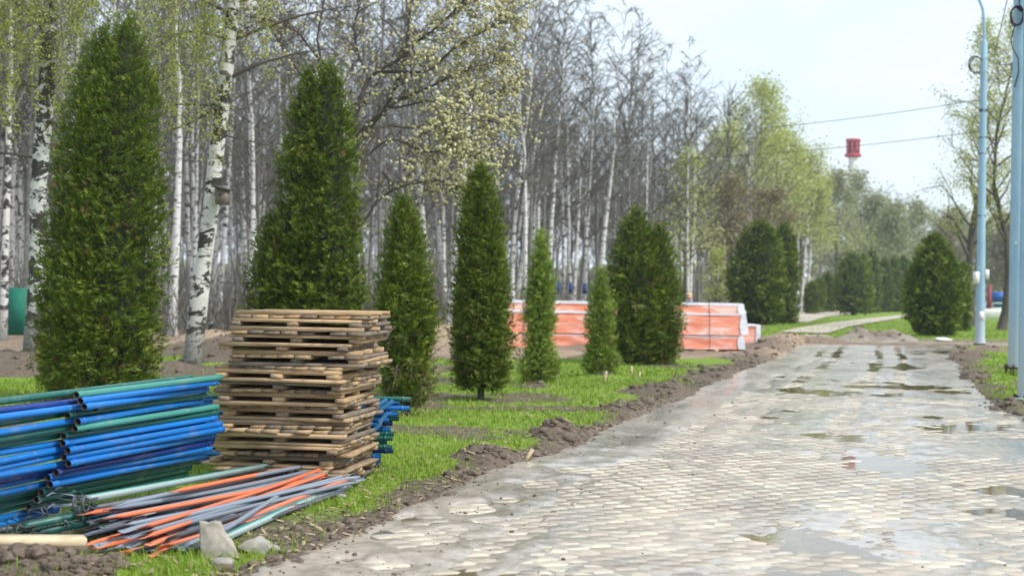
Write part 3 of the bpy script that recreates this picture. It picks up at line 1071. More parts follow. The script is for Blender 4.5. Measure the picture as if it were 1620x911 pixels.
def arborvitae(name, px, py, lobes, label, group='evergreens lining the path', mat='thuja', n=8000, size=0.13, small=False, hollow=0.0, trunk=True, seed=0, D=None, clear=0.035):
    """lobes: list of (top px, top py, width px, base dx px, profile)"""
    base = stand(px, py) if D is None else Vector(atD(px, py, D))
    D = base.y
    if abs(base.z) > 0.6 or D > 40:
        base.z = ground_z(base.x, base.y)
    rng = np.random.default_rng(100 + seed)
    root = thing(name, label, 'evergreen tree', base, 0, group)
    core, cr, tk, dead = MB(), MB(), MB(), MB()
    cv, ct = (SV, ST) if small else (FV, FT)
    tipw = np.clip(cv[:, 1], 0, 1)
    areas = [l[2] * (py - l[1]) for l in lobes]
    for li, (tx, ty, wpx, bdx, pk) in enumerate(lobes):
        top = atD(tx, ty, D) - base
        H = top.z
        R = wpx * D / F / 2
        b = np.array((bdx * D / F, (0.25 * R if li else 0.0), 0.0))
        tpt = np.array((top.x, b[1], H))
        nn = int(n * areas[li] / sum(areas))
        u = rng.random(nn * 2)
        u = u[rng.random(nn * 2) < (0.25 + 0.75 * profile(u, pk))][:nn]
        nn = len(u)
        phi = rng.uniform(0, 2 * PI, nn)
        cx, sx = np.cos(phi), np.sin(phi)
        lump = fbm(cx * 1.8 + 5 * li, sx * 1.8, u * H * 1.9 + seed * 9.7, 3)
        lump2 = vnoise(cx * 4.5 + seed, sx * 4.5, u * H * 4.5)
        mid = 1 - 0.4 * hollow * np.exp(-((u - 0.22) / 0.10) ** 2)
        rr = R * profile(u, pk) * (0.74 + 0.40 * lump + 0.22 * (lump2 - .5)) * mid
        depth = rng.random(nn) ** 1.6
        gap = (lump < 0.33) & (rng.random(nn) < 0.5)
        rr2 = rr * (1.03 - 0.36 * depth) - 0.02
        rr2[gap] *= 0.82
        z0 = clear * min(H, 3) + u * (H - clear * min(H, 3))
        ax = b[None] + (tpt - b)[None] * u[:, None]
        P = np.stack([ax[:, 0] + cx * rr2, ax[:, 1] + sx * rr2, z0 * 1.0], -1)
        if hollow:
            ok = ~((u < 0.30) & (rng.random(nn) < hollow * (1 - u / 0.30)))
        else:
            ok = np.ones(nn, bool)
        # sprays grow in tufts: members of a tuft share their root and their sweep
        per = 5
        lead = (np.arange(nn) // per) * per
        js = 0.20 * size / 0.15 * (0.45 if small else 1.0)
        P = P[lead] + rng.normal(0, js * .38, (nn, 3)) * (np.arange(nn) % per > 0)[:, None]
        out = np.stack([cx, sx, np.zeros(nn)], -1)[lead]
        tang = np.stack([-sx, cx, np.zeros(nn)], -1)[lead]
        uu = u[lead]
        upw = 0.30 + 0.85 * uu + 0.45 * rng.normal(0, 1, nn)[lead] + rng.normal(0, .3, nn)
        ydir = out * (0.50 + 0.35 * rng.random(nn))[:, None] + tang * (rng.normal(0, 0.75, nn)[lead] + rng.normal(0, .35, nn))[:, None]
        ydir[:, 2] += upw
        ydir /= np.linalg.norm(ydir, axis=1)[:, None]
        rv = rng.normal(0, 1, (nn, 3)) + tang * 0.8
        xdir = np.cross(ydir, rv)
        xdir /= np.linalg.norm(xdir, axis=1)[:, None]
        zdir = np.cross(xdir, ydir)
        s = size * (0.62 if small else 0.88) * (0.7 + 0.8 * rng.random(nn)) * (1 - 0.3 * uu)
        P = P - ydir * (s * 0.5)[:, None]
        V = P[:, None] + s[:, None, None] * (0.72 * cv[None, :, 0:1] * xdir[:, None] + cv[None, :, 1:2] * ydir[:, None] + cv[None, :, 2:3] * zdir[:, None])
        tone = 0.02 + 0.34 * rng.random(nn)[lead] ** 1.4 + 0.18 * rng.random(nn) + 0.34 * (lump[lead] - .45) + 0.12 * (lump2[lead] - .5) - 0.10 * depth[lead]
        A = np.clip(tone[:, None] + 0.50 * tipw[None] ** 1.5, 0, 1)  # darker bases and inner sprays put crown shade into the tint; new tips yellower
        V[:, :, 2] = np.maximum(V[:, :, 2], 0.02)
        brown = (rng.random(nn) < 0.010 + 0.05 * (uu < .15))[lead] & (not small)
        V2 = V[ok & brown]
        ok = ok & ~brown
        if len(V2):
            k = np.arange(len(V2))[:, None, None] * len(cv)
            dead.add(V2.reshape(-1, 3), None, (ct[None] + k).reshape(-1, 3))
        V, A = V[ok], A[ok]
        k = np.arange(len(V))[:, None, None] * len(cv)
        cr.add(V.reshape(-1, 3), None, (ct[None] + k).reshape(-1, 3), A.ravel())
        # closed dark core, added so the crown is not see-through
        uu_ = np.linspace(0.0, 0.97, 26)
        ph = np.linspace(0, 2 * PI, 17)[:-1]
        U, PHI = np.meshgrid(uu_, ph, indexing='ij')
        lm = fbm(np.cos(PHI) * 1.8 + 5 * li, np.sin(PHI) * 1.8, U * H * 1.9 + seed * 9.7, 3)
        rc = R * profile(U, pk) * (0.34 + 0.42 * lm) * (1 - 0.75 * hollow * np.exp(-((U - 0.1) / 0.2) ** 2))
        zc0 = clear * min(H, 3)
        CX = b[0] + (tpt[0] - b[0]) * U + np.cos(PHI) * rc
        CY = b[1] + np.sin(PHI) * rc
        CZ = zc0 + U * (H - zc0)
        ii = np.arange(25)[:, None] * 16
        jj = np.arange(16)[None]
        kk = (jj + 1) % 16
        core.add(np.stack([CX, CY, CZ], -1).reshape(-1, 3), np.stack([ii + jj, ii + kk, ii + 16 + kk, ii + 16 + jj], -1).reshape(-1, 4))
        if trunk:
            r0 = max(0.035, R * 0.10)
            tk.tube([b + (0, 0, -0.1), b + (0.02, 0, H * .15), b + (tpt - b) * .5, b + (tpt - b) * .8], [r0 * 1.25, r0, r0 * .6, r0 * .2], 8)
    for m_ in (cr,):
        m_.build('crown', M[mat], root)
    if dead.n:
        dead.build('brown_sprays', M['dead_spray'], root, attr=False)
    core.build('dark_core', M['thuja_core'], root, attr=False)
    if trunk:
        tk.build('trunk', M['dark_bark'], root, smooth=True, attr=False)
    return root


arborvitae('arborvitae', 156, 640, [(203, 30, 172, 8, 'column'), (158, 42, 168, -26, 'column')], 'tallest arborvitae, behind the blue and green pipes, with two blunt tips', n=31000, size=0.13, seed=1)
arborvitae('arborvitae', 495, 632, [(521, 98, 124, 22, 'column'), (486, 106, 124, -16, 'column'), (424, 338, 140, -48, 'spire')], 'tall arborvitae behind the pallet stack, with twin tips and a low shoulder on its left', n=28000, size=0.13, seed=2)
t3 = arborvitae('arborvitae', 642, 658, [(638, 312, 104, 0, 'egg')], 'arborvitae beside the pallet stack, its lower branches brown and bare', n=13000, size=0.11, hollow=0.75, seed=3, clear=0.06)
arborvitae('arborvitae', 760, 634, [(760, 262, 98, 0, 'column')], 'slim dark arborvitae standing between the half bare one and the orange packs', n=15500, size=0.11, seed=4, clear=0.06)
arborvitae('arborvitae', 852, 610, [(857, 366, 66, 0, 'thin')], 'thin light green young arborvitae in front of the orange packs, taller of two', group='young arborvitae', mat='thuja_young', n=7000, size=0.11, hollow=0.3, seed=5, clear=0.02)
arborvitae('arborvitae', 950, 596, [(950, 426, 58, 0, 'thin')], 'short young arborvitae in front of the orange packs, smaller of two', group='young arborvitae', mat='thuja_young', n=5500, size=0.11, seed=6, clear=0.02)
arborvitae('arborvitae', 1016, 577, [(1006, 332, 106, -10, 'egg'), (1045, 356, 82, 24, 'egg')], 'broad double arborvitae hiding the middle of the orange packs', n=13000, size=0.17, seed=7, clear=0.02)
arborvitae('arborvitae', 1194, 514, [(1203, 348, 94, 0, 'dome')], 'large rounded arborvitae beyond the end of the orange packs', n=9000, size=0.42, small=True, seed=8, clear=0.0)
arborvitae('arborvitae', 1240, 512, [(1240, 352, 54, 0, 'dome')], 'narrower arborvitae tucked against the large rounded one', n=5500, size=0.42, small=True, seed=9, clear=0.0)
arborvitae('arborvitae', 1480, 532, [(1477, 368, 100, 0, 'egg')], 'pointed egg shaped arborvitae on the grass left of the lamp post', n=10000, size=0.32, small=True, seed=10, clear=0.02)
for k, (bx, by, ty, w, lb) in enumerate((
        (1349, 499, 398, 60, 'round topped arborvitae at the front of the far row, with a bare foot'),
        (1379, 495, 393, 34, 'slim arborvitae with the tallest tip in the far row'),
        (1366, 496, 402, 36, 'arborvitae squeezed between the front one and the tallest of the far row'),
        (1399, 494, 408, 34, 'blunt arborvitae just right of the tallest in the far row'),
        (1414, 494, 407, 34, 'arborvitae in the middle of the right half of the far row'),
        (1430, 494, 403, 34, 'last arborvitae of the far row, beside the pointed egg shaped one'),
        (1521, 524, 420, 20, 'narrow arborvitae peeping out behind the pointed egg shaped one'),
        (1310, 494, 430, 22, 'small dark arborvitae left of the far row, in front of white trunks'),
        (1296, 495, 440, 20, 'smaller dark arborvitae in the shade of the willow'),
        (1284, 497, 446, 20, 'low bushy arborvitae at the left end of the far row'),
        (1327, 492, 432, 24, 'short arborvitae touching the left side of the far row front one'))):
    arborvitae('arborvitae', bx, by, [(bx, ty, w, 0, 'dome')], lb, 'far row of evergreens', mat='thuja_far', n=3000 if k else 4500, size=0.62, small=True, trunk=(k == 0), seed=20 + k, clear=0.10 if k == 0 else 0.02)

# dead lower twigs of the half bare one
mb = MB()
bp = t3.location
for k in range(150):
    a = random.uniform(0, 2 * PI)
    z = random.uniform(0.12, 1.05)
    L = random.uniform(0.2, 0.48)
    p = np.array((math.cos(a) * .03, math.sin(a) * .03, z))
    pts, d = [p], np.array((math.cos(a), math.sin(a), random.uniform(-.5, .3)))
    for s in range(4):
        d = d + RNG.normal(0, .25, 3)
        d /= np.linalg.norm(d)
        p = p + d * L / 4
        pts.append(p)
        if s > 0:
            e = d + RNG.normal(0, .6, 3)
            mb.tube([p, p + e * L * .2, p + e * L * .32 + (0, 0, -.02)], [.0035, .0025, .001], 3)
    mb.tube(pts, np.linspace(.007, .002, 5), 4)
mb.build('dead_twigs', M['dead_twig'], t3, attr=False)

# ================================================================== BARE AND BUDDING TREES
def wander(rng, H, n=12, amp=0.02, lean=(0, 0)):
    z = np.linspace(0, H, n)
    off = np.cumsum(rng.normal(0, amp * H / n, (n, 2)), 0)
    off[0] = 0
    return np.c_[off[:, 0] + lean[0] * z, off[:, 1] + lean[1] * z, z]


def on_axis(ax, z):
    return np.array([np.interp(z, ax[:, 2], ax[:, 0]), np.interp(z, ax[:, 2], ax[:, 1]), z])


def grow(rng, ax, H, nb=26, tmin=0.3, spread=0.32, rise=0.8, droop=0.25, r0=0.13, subs=4, twigs=4, rmin=0.006, leaves=0, sides=4):
    """branches, boughs and twigs on an axis; returns MB and the tips"""
    mb, tips = MB(), []
    ga = rng.uniform(0, 6)
    for b in range(nb):
        t = tmin + (1 - tmin) * (b + rng.random()) / nb
        t = min(t, .985)
        p = on_axis(ax, t * H)
        ga += 2.4 + rng.normal(0, .4)
        L = H * spread * (1.05 - t) ** 0.65 * rng.uniform(.6, 1.2) + 0.25
        d = np.array((math.cos(ga), math.sin(ga), rise * rng.uniform(.6, 1.4)))
        d /= np.linalg.norm(d)
        rb = max(rmin * 1.6, r0 * (1.02 - t) * 0.42)
        pts, n = [p], 6
        for s in range(n):
            d = d + rng.normal(0, .13, 3) + np.array((0, 0, (.10 if s < 3 else -droop)))
            d /= np.linalg.norm(d)
            p = p + d * L / n
            pts.append(p)
        mb.tube(pts, np.linspace(rb, rmin, n + 1), sides)
        pts = np.array(pts)
        for s in range(subs):
            k = rng.uniform(.25, 1) * n
            i0 = min(int(k), n - 1)
            q = pts[i0] + (pts[i0 + 1] - pts[i0]) * (k - i0)
            dd = (pts[i0 + 1] - pts[i0]) / np.linalg.norm(pts[i0 + 1] - pts[i0]) + rng.normal(0, .55, 3)
            dd /= np.linalg.norm(dd)
            l2 = L * rng.uniform(.22, .5)
            sp = [q]
            for _ in range(3):
                dd = dd + rng.normal(0, .2, 3) + (0, 0, -droop * .6)
                dd /= np.linalg.norm(dd)
                q = q + dd * l2 / 3
                sp.append(q)
            mb.tube(sp, np.linspace(max(rmin, rb * .4), rmin * .6, 4), 3)
            sp = np.array(sp)
            for w in range(twigs):
                f = rng.uniform(.2, 1) * 3
                i1 = min(int(f), 2)
                e = sp[i1] + (sp[i1 + 1] - sp[i1]) * (f - i1)
                de = (sp[i1 + 1] - sp[i1]) / (l2 / 3) + rng.normal(0, .7, 3) + (0, 0, -droop)
                de /= np.linalg.norm(de)
                l3 = l2 * rng.uniform(.3, .7)
                m_ = e + de * l3 * .5
                de = de + (0, 0, -droop) + rng.normal(0, .15, 3)
                tip = m_ + de * l3 * .5
                mb.tube([e, m_, tip], [rmin * .6, rmin * .5, rmin * .35], 3)
                tips += [e, m_, tip]
            tips += list(sp[1:])
    return mb, np.array(tips)


def leaf_mesh(rng, tips, per, size, spread, hang=0.0):
    """many small leaf faces round the twigs"""
    mb = MB()
    P = np.repeat(tips, per, 0)
    n = len(P)
    P = P + rng.normal(0, spread, (n, 3)) - np.array((0, 0, 1.0)) * (np.abs(rng.normal(0, hang, n)) if hang else np.zeros(n))[:, None]
    d = rng.normal(0, 1, (n, 3))
    d[:, 2] -= 0.5
    d /= np.linalg.norm(d, axis=1)[:, None]
    s = np.cross(d, rng.normal(0, 1, (n, 3)))
    s /= np.linalg.norm(s, axis=1)[:, None]
    L = size * rng.uniform(.6, 1.4, n)[:, None]
    V = np.stack([P, P + d * L * .5 + s * L * .36, P + d * L, P + d * L * .5 - s * L * .36], 1)
    k = np.arange(n)[:, None] * 4
    mb.add(V.reshape(-1, 3), k + np.arange(4)[None], None, np.repeat(np.clip(rng.normal(.5, .25, n), 0, 1), 4))
    return mb


def trunk_mb(ax, H, r0, sides=8, flare=1.5, tip=0.04):
    mb = MB()
    n = len(ax)
    u = np.linspace(0, 1, n)
    r = r0 * (tip + (1 - tip) * (1 - u) ** 1.25)
    r[0] = r0 * flare
    ax = ax.copy()
    first = ax[0] + (ax[1] - ax[0]) * 0.12
    P = np.vstack([ax[0] - (0, 0, 0.3), ax[0], first, ax[1:]])
    R = np.r_[r0 * flare * 1.1, r0 * flare, r0 * 1.05, r[1:]]
    mb.tube(P, R, sides)
    return mb


VAR = []
for k in range(7):                               # bare crowns that copies share
    rg_ = np.random.default_rng(300 + k)
    H = 16.0
    ax = wander(rg_, H, 12, 0.035)
    mbx, tips = grow(rg_, ax, H, nb=30 if k < 5 else 24, tmin=0.34 if k < 4 else 0.22, spread=0.20 if k < 4 else 0.26, rise=1.0 if k < 5 else .8, droop=0.12 if k < 5 else 0.3, r0=0.12, subs=5, twigs=5, rmin=0.012)
    o = mbx.build('crown', M['twig'], attr=False)
    me = o.data
    bpy.data.objects.remove(o)
    smooth_mesh(me)
    VAR.append((ax, me, tips))


def tilt_for(dx, dy):
    """lean about the view axis that shows as dx per dy pixels"""
    return math.atan2(dx, dy) - math.radians(ROLL)


def bare_tree(name, base, H, r0, var, label, cat, group, bark, lean=0.0, rz=0.0, crown_mat=None, trunk_me=None, sides=8):
    root = thing(name, label, cat, base, 0, group)
    root.rotation_euler = (random.uniform(-.02, .02), lean, 0)
    ax, me, tips = VAR[var]
    s = H / 16.0
    if trunk_me is None:
        o = trunk_mb(ax, 16.0, r0 / s, sides).build('trunk', bark, root, smooth=True, attr=False)
    else:
        o = link('trunk', trunk_me, root)
    o.rotation_euler = (0, 0, rz)
    o.scale = (s, s, s)
    c = link('crown', me, root)
    c.rotation_euler = (0, 0, rz)
    c.scale = (s, s, s)
    return root


# the birches one can single out: base px, base py, point higher up (px, py), width px, bark, label
BIRCH = [
    (4, 540, 3, 60, 13, 'birch', 'white birch trunk at the left edge, beside the green screen'),
    (272, 532, 276, 250, 14, 'birch_far', 'white birch close behind the tallest arborvitae, on its right'),
    (297, 520, 303, 250, 8, 'birch_far', 'thin white birch between the birch behind the tallest arborvitae and the birdhouse birch'),
    (335, 512, 352, 250, 13, 'birch_grey', 'grey trunk just right of the birdhouse birch foot'),
    (392, 500, 388, 250, 9, 'birch_far', 'white birch left of the twin tipped arborvitae shoulder'),
    (404, 498, 418, 290, 6, 'birch_far', 'slender curved birch touching the twin tipped arborvitae shoulder'),
    (585, 500, 612, 260, 13, 'birch_far', 'leaning white birch between the pallet arborvitae and the half bare arborvitae'),
    (572, 505, 590, 300, 7, 'birch_far', 'thin white birch hugging the right side of the pallet arborvitae'),
    (704, 498, 690, 290, 10, 'birch_far', 'white birch rising between the half bare and the slim dark arborvitae'),
    (718, 494, 742, 250, 8, 'birch_far', 'birch leaning right just above the slim dark arborvitae'),
    (808, 512, 850, 215, 9, 'birch_far', 'white birch leaning right at the left end of the orange packs'),
    (801, 508, 840, 215, 7, 'birch_grey', 'dull birch leaning alongside a white one at the left end of the orange packs'),
    (864, 512, 892, 165, 9, 'birch_far', 'white birch behind the taller young arborvitae'),
    (909, 508, 926, 230, 7, 'birch_far', 'white birch between the two young arborvitae, left of a grey one'),
    (921, 505, 930, 260, 6, 'birch_grey', 'grey birch between the two young arborvitae'),
    (941, 510, 968, 140, 10, 'birch_far', 'tallest white birch, right above the smaller young arborvitae'),
    (1027, 505, 1033, 255, 6, 'birch_far', 'white birch rising above the tip of the broad double arborvitae'),
    (1050, 503, 1061, 240, 6, 'birch_far', 'white birch above the right half of the broad double arborvitae'),
    (1094, 505, 1100, 225, 7, 'birch_far', 'white birch behind the person'),
    (1112, 500, 1118, 330, 6, 'birch_grey', 'short greyish birch just right of the person'),
    (1176, 500, 1186, 250, 6, 'birch_far', 'thin white birch above the left side of the large rounded arborvitae'),
    (1188, 500, 1197, 240, 6, 'birch_far', 'thin white birch above the tip of the large rounded arborvitae'),
    (1258, 494, 1266, 330, 7, 'birch_far', 'leftmost of the leaning white trunks below the yellow green willow'),
    (1266, 494, 1281, 340, 6, 'birch_far', 'most slanted of the white trunks below the yellow green willow'),
    (1276, 494, 1287, 352, 6, 'birch_far', 'rightmost of the white trunks below the yellow green willow'),
    (360, 505, 358, 250, 7, 'birch_grey', 'pale trunk in the gap between the birdhouse birch and the pallet stack'),
    (845, 505, 848, 330, 6, 'birch_grey', 'faint pale trunk left of the taller young arborvitae'),
    (893, 505, 897, 320, 7, 'birch_grey', 'faint pale trunk right of the taller young arborvitae'),
    (18, 520, 22, 200, 8, 'birch_grey', 'grey trunk behind the green screen'),
    (735, 495, 728, 300, 6, 'birch_grey', 'grey trunk glimpsed left of the slim dark arborvitae tip'),
]
for k, (bx, by, tx, ty, w, bark, lb) in enumerate(BIRCH):
    b = at(bx, by)
    b.z = ground_z(b.x, b.y) - 0.05
    D = b.y
    Hh = min(20.0, max(13.0, 18.0 + random.uniform(-1, 1)))
    if D > 100:
        Hh = 17.0
    bare_tree('birch', b, Hh, w * D / F / 2 * 1.08, k % 4, lb, 'birch', 'white birches along the wood edge', M[bark], tilt_for(tx - bx, by - ty), random.uniform(0, 6))

# the grey wood behind them
WOOD_T = []
for var in range(7):
    for bark in ('birch_far', 'birch_grey', 'grey_bark'):
        o = trunk_mb(VAR[var][0], 16.0, 0.12, 6).build('trunk', M[bark], smooth=True, attr=False)
        WOOD_T.append((var, o.data))
        bpy.data.objects.remove(o)


def wood_edge(D):
    """x of the wood's edge at depth D"""
    return np.interp(D, [30, 45, 60, 120, 250, 400], [-7, -3, 1.0, 18.5, 55, 92])


rg_ = np.random.default_rng(11)
random.seed(3)
cnt = 0
while cnt < 150:
    D = math.exp(rg_.uniform(math.log(47), math.log(125)))
    e = float(wood_edge(D))
    x = rg_.uniform(-0.40 * D, e)
    if x > 0.36 * D:
        continue
    var, tm = WOOD_T[rg_.integers(len(WOOD_T))]
    sc_ = rg_.uniform(14.5, 19.0) * (1.0 if D < 80 else 0.95)
    bare_tree('tree', (x, D, ground_z(x, D) - .1), sc_, 0.1, var, 'slender bare tree standing in the grey wood behind the white birches', 'tree', 'bare trees of the grey wood', None, rg_.normal(0, .035), rg_.uniform(0, 6), None, tm)
    cnt += 1

# the mass behind: bare trunks and brushwood nobody could count
mb, mb2 = MB(), MB()
for k in range(330):
    D = rg_.uniform(95, 230)
    e = float(wood_edge(D))
    x = rg_.uniform(-0.40 * D, e - 1)
    H = rg_.uniform(15, 19.5)
    ax = wander(rg_, H, 5, 0.06, (rg_.normal(0, .03), 0))
    ax += (x, D, 0)
    mb.tube(ax, rg_.uniform(.10, .2) * np.array((1, .66, .42, .24, .12)), 4)
    for b in range(28):
        t = rg_.uniform(.25, .98)
        a = rg_.uniform(0, 6.3)
        p = on_axis(ax - (0, 0, 0), t * H)
        L = 3.2 * (1.05 - t) ** .6 * rg_.uniform(.6, 1.2) + .4
        d = np.array((math.cos(a), math.sin(a), 1.1))
        m_ = p + d * L * .5 + rg_.normal(0, .12, 3)
        q = m_ + (d + rg_.normal(0, .3, 3)) * L * .45
        mb2.tube([p, m_, q], [.05, .035, .018], 3)
        for c in range(2):
            r_ = m_ + (d * .7 + rg_.normal(0, .7, 3)) * L * .5
            mb2.tube([m_ if c else p + d * L * .3, r_], [.025, .012], 3)
wd = mb.build('woodland', [M['grey_bark']], attr=False)
kind(wd, 'stuff')
kind(mb2.build('woodland_twigs', [M['twig']], attr=False), 'stuff')
# undergrowth at the foot of the wood
mb = MB()
for k in range(2300):
    D = math.exp(rg_.uniform(math.log(46), math.log(150)))
    x = rg_.uniform(-.38 * D, float(wood_edge(D)))
    h = rg_.uniform(.5, 2.8)
    p = np.array((x, D, ground_z(x, D) if k < 500 else 0.0))
    for c in range(3):
        d = np.array((rg_.normal(0, .3), rg_.normal(0, .3), 1))
        mb.tube([p, p + d * h * .5, p + d * h * .5 + (d + rg_.normal(0, .35, 3)) * h * .5], [.022, .016, .008], 3)
kind(mb.build('undergrowth', M['twig'], attr=False), 'stuff')
# ================================================================== THE TWO NEAR BIRCHES
def hero_birch(label, D, axis_px, widths, bark, seed, limbs, hang_rows):
    rng = np.random.default_rng(seed)
    base = at(*axis_px[0])
    base = Vector(atD(axis_px[0][0], axis_px[0][1], D))
    root = thing('birch', label, 'birch', (base.x, base.y, ground_z(base.x, base.y)), 0, 'near birches')
    org = np.array(root.location)
    P = np.array([tuple(atD(px, py, D)) for px, py in axis_px]) - org
    P[0, 2] = -0.25
    R = np.array(widths) * D / F / 2
    # finer, slightly knobbly
    u = np.linspace(0, len(P) - 1, 40)
    Pf = np.stack([np.interp(u, np.arange(len(P)), P[:, c]) for c in range(3)], 1)
    Pf[:, :2] += (np.stack([vnoise(u * .9, seed, 1), vnoise(u * .9, seed, 2)], 1) - .5) * 0.06
    Rf = np.interp(u, np.arange(len(P)), R) * (0.94 + .12 * vnoise(u * 1.7, seed, 3))
    MB().tube(Pf, Rf, 14).build('trunk', bark, root, smooth=True, attr=False)
    H = Pf[-1, 2]
    cr = MB()
    anchors = []
    for z, az, L, rise, r in limbs:
        i = int(np.argmin(abs(Pf[:, 2] - z)))
        p = Pf[i].copy()
        d = np.array((math.cos(az), math.sin(az), rise))
        d /= np.linalg.norm(d)
        pts = [p]
        for s in range(9):
            d = d + rng.normal(0, .10, 3) + (0, 0, -0.035)
            d /= np.linalg.norm(d)
            p = p + d * L / 9
            pts.append(p)
        pts = np.array(pts)
        cr.tube(pts, np.linspace(r, .008, 10), 6)
        for s in range(int(L * 7)):
            k = rng.uniform(1.0, 8.99)
            q = pts[int(k)] + (pts[int(k) + 1] - pts[int(k)]) * (k % 1)
            dd = d * .5 + rng.normal(0, .75, 3)
            dd /= np.linalg.norm(dd)
            l2 = rng.uniform(.25, .85)
            sp = [q]
            for _ in range(4):
                dd = dd + rng.normal(0, .25, 3) + (0, 0, -.12)
                dd /= np.linalg.norm(dd)
                q = q + dd * l2 / 4
                sp.append(q)
            cr.tube(sp, np.linspace(.008, .003, 5), 4)
            anchors += sp[2:]
            for w in range(3):
                e = sp[rng.integers(1, 5)]
                de = dd + rng.normal(0, .8, 3)
                cr.tube([e, e + de * .16, e + de * .28 - (0, 0, .05)], [.004, .003, .002], 3)
    hg = MB()
    tips = []
    for (pxr, zr, n, ylo, yhi, yo) in hang_rows:          # weeping twigs below high boughs
        for k in range(n):
            px = rng.uniform(*pxr)
            dd = D + rng.uniform(-1.6, yo)
            z0 = rng.uniform(*zr)
            ye = rng.uniform(ylo, yhi) if rng.random() < .55 else rng.uniform(-120, yhi)
            top = np.array(((px - 810) / F * dd, dd, z0)) - org
            endz = CAM_H + (465 - ye) / F * dd
            n_ = 9
            pts = [top + (0, 0, 0)]
            dr = rng.normal(0, .10, 2)
            for s in range(1, n_ + 1):
                t_ = s / n_
                pts.append(top + np.array((dr[0] * t_ * 3 + rng.normal(0, .02), dr[1] * t_ * 3, -(z0 - endz) * t_)))
            hg.tube(pts, np.linspace(.006, .0025, n_ + 1), 3)
            pts = np.array(pts)
            for s in range(int((z0 - endz) * 11)):
                f = rng.uniform(0.15, .999) * n_
                q = pts[int(f)] + (pts[int(f) + 1] - pts[int(f)]) * (f % 1)
                tips.append(q + rng.normal(0, .02, 3))
                if rng.random() < .45:
                    e = q + np.array((rng.normal(0, .11), rng.normal(0, .11), -abs(rng.normal(.06, .09))))
                    hg.tube([q, e], [.0028, .0016], 3)
                    tips += [e, (e + q) / 2]
    cr.build('crown', M['twig_dark'], root, attr=False)
    if tips:
        hg.build('hanging_twigs', M['twig'], root, attr=False)
        leaf_mesh(rng, np.array(tips), 3, 0.036, 0.022).build('young_leaves', M['spring_leaf'], root)
    return root, Pf


hA, _ = hero_birch('dark barked old birch behind the left side of the tallest arborvitae', 26.2,
    [(46, 592), (50, 560), (56, 460), (62, 330), (70, 200), (77, 80), (82, -20), (92, -190)], [42, 33, 30, 28, 27, 25, 22, 15], M['birch_dark'], 51,
    [(3.2, 3.4, 1.3, .35, .03), (4.0, 0.3, 1.4, .5, .035), (4.6, 2.9, 1.8, .3, .04), (5.6, 3.6, 2.0, .7, .05), (6.0, 0.2, 2.2, .8, .05), (6.8, 4.6, 2.6, .6, .05), (7.2, 2.4, 2.4, .7, .05), (7.4, 5.6, 2.4, .6, .05), (5.2, 5.0, 1.5, .5, .03)],
    [((-30, 120), (6.6, 8.0), 120, 40, 230, 0.4), ((120, 250), (6.8, 8.2), 55, -60, 90, 0.2)])
hB, axB = hero_birch('white birch with black scars and a birdhouse, left of the pallet stack', 27.2,
    [(299, 590), (304, 560), (312, 500), (322, 400), (337, 290), (350, 180), (362, 80), (374, -20), (392, -190)], [40, 30, 29, 27, 25, 24, 22, 20, 14], M['birch'], 52,
    [(4.55, 3.55, 1.25, -.55, .032), (4.7, 3.3, 1.3, .25, .03), (4.15, .1, 1.1, -.35, .022), (5.1, 0.1, 1.9, .45, .04), (5.7, 2.9, 1.6, .35, .04), (5.9, 0.4, 2.4, .35, .045), (6.3, 3.4, 2.0, .5, .045), (6.8, 5.2, 2.4, .6, .05), (7.2, 1.0, 2.6, .5, .05), (7.4, 3.9, 2.6, .6, .05), (6.6, 0.0, 2.8, .3, .04)],
    [((235, 330), (6.3, 8.0), 70, 60, 275, 0.5), ((330, 440), (6.6, 8.2), 40, 0, 160, 0.5)])

# birdhouse nailed to the white birch
bp_ = atD(352, 312, 26.95)
bh = thing('birdhouse', 'small weathered birdhouse fixed to the scarred white birch', 'birdhouse', bp_, math.radians(-14))
MB().box((0, 0, 0), (.19, .20, .27)).build('box', M['birdhouse'], bh, attr=False)
MB().box((.01, -.03, .165), (.28, .32, .03), Matrix.Rotation(math.radians(16), 3, 'Y')).build('roof', M['dark_bark'], bh, attr=False)
MB().tube([(0, -.1015, .04), (0, -.104, .04)], .026, 10, True).build('dark_entrance_disc', M['dark_plastic'], bh, attr=False)  # dark disc on the front stands in for the shade of a hole
MB().tube([(0.0, -.10, -.05), (0.0, -.17, -.05)], .008, 6, True).build('perch', M['birdhouse'], bh, attr=False)

# ================================================================== BUDDING TREES
def leafy(name, px, py, D, H, r0, label, seed, leaf, per, size, lspread, group=None, axis=None, crown_mat='twig', bark='dark_bark', hang=0.0, **kw):
    rng = np.random.default_rng(seed)
    b = atD(px, py, D)
    root = thing(name, label, 'tree', (b.x, b.y, ground_z(b.x, b.y) - .05), 0, group)
    ax = wander(rng, H, 12, 0.05) if axis is None else axis
    trunk_mb(ax, ax[-1, 2], r0, 10).build('trunk', M[bark], root, smooth=True, attr=False)
    mbx, tips = grow(rng, ax, H, r0=r0, **kw)
    mbx.build('crown', M[crown_mat], root, attr=False)
    if leaf:
        leaf_mesh(rng, tips, per, size, lspread, hang).build('foliage', M[leaf], root)
    return root


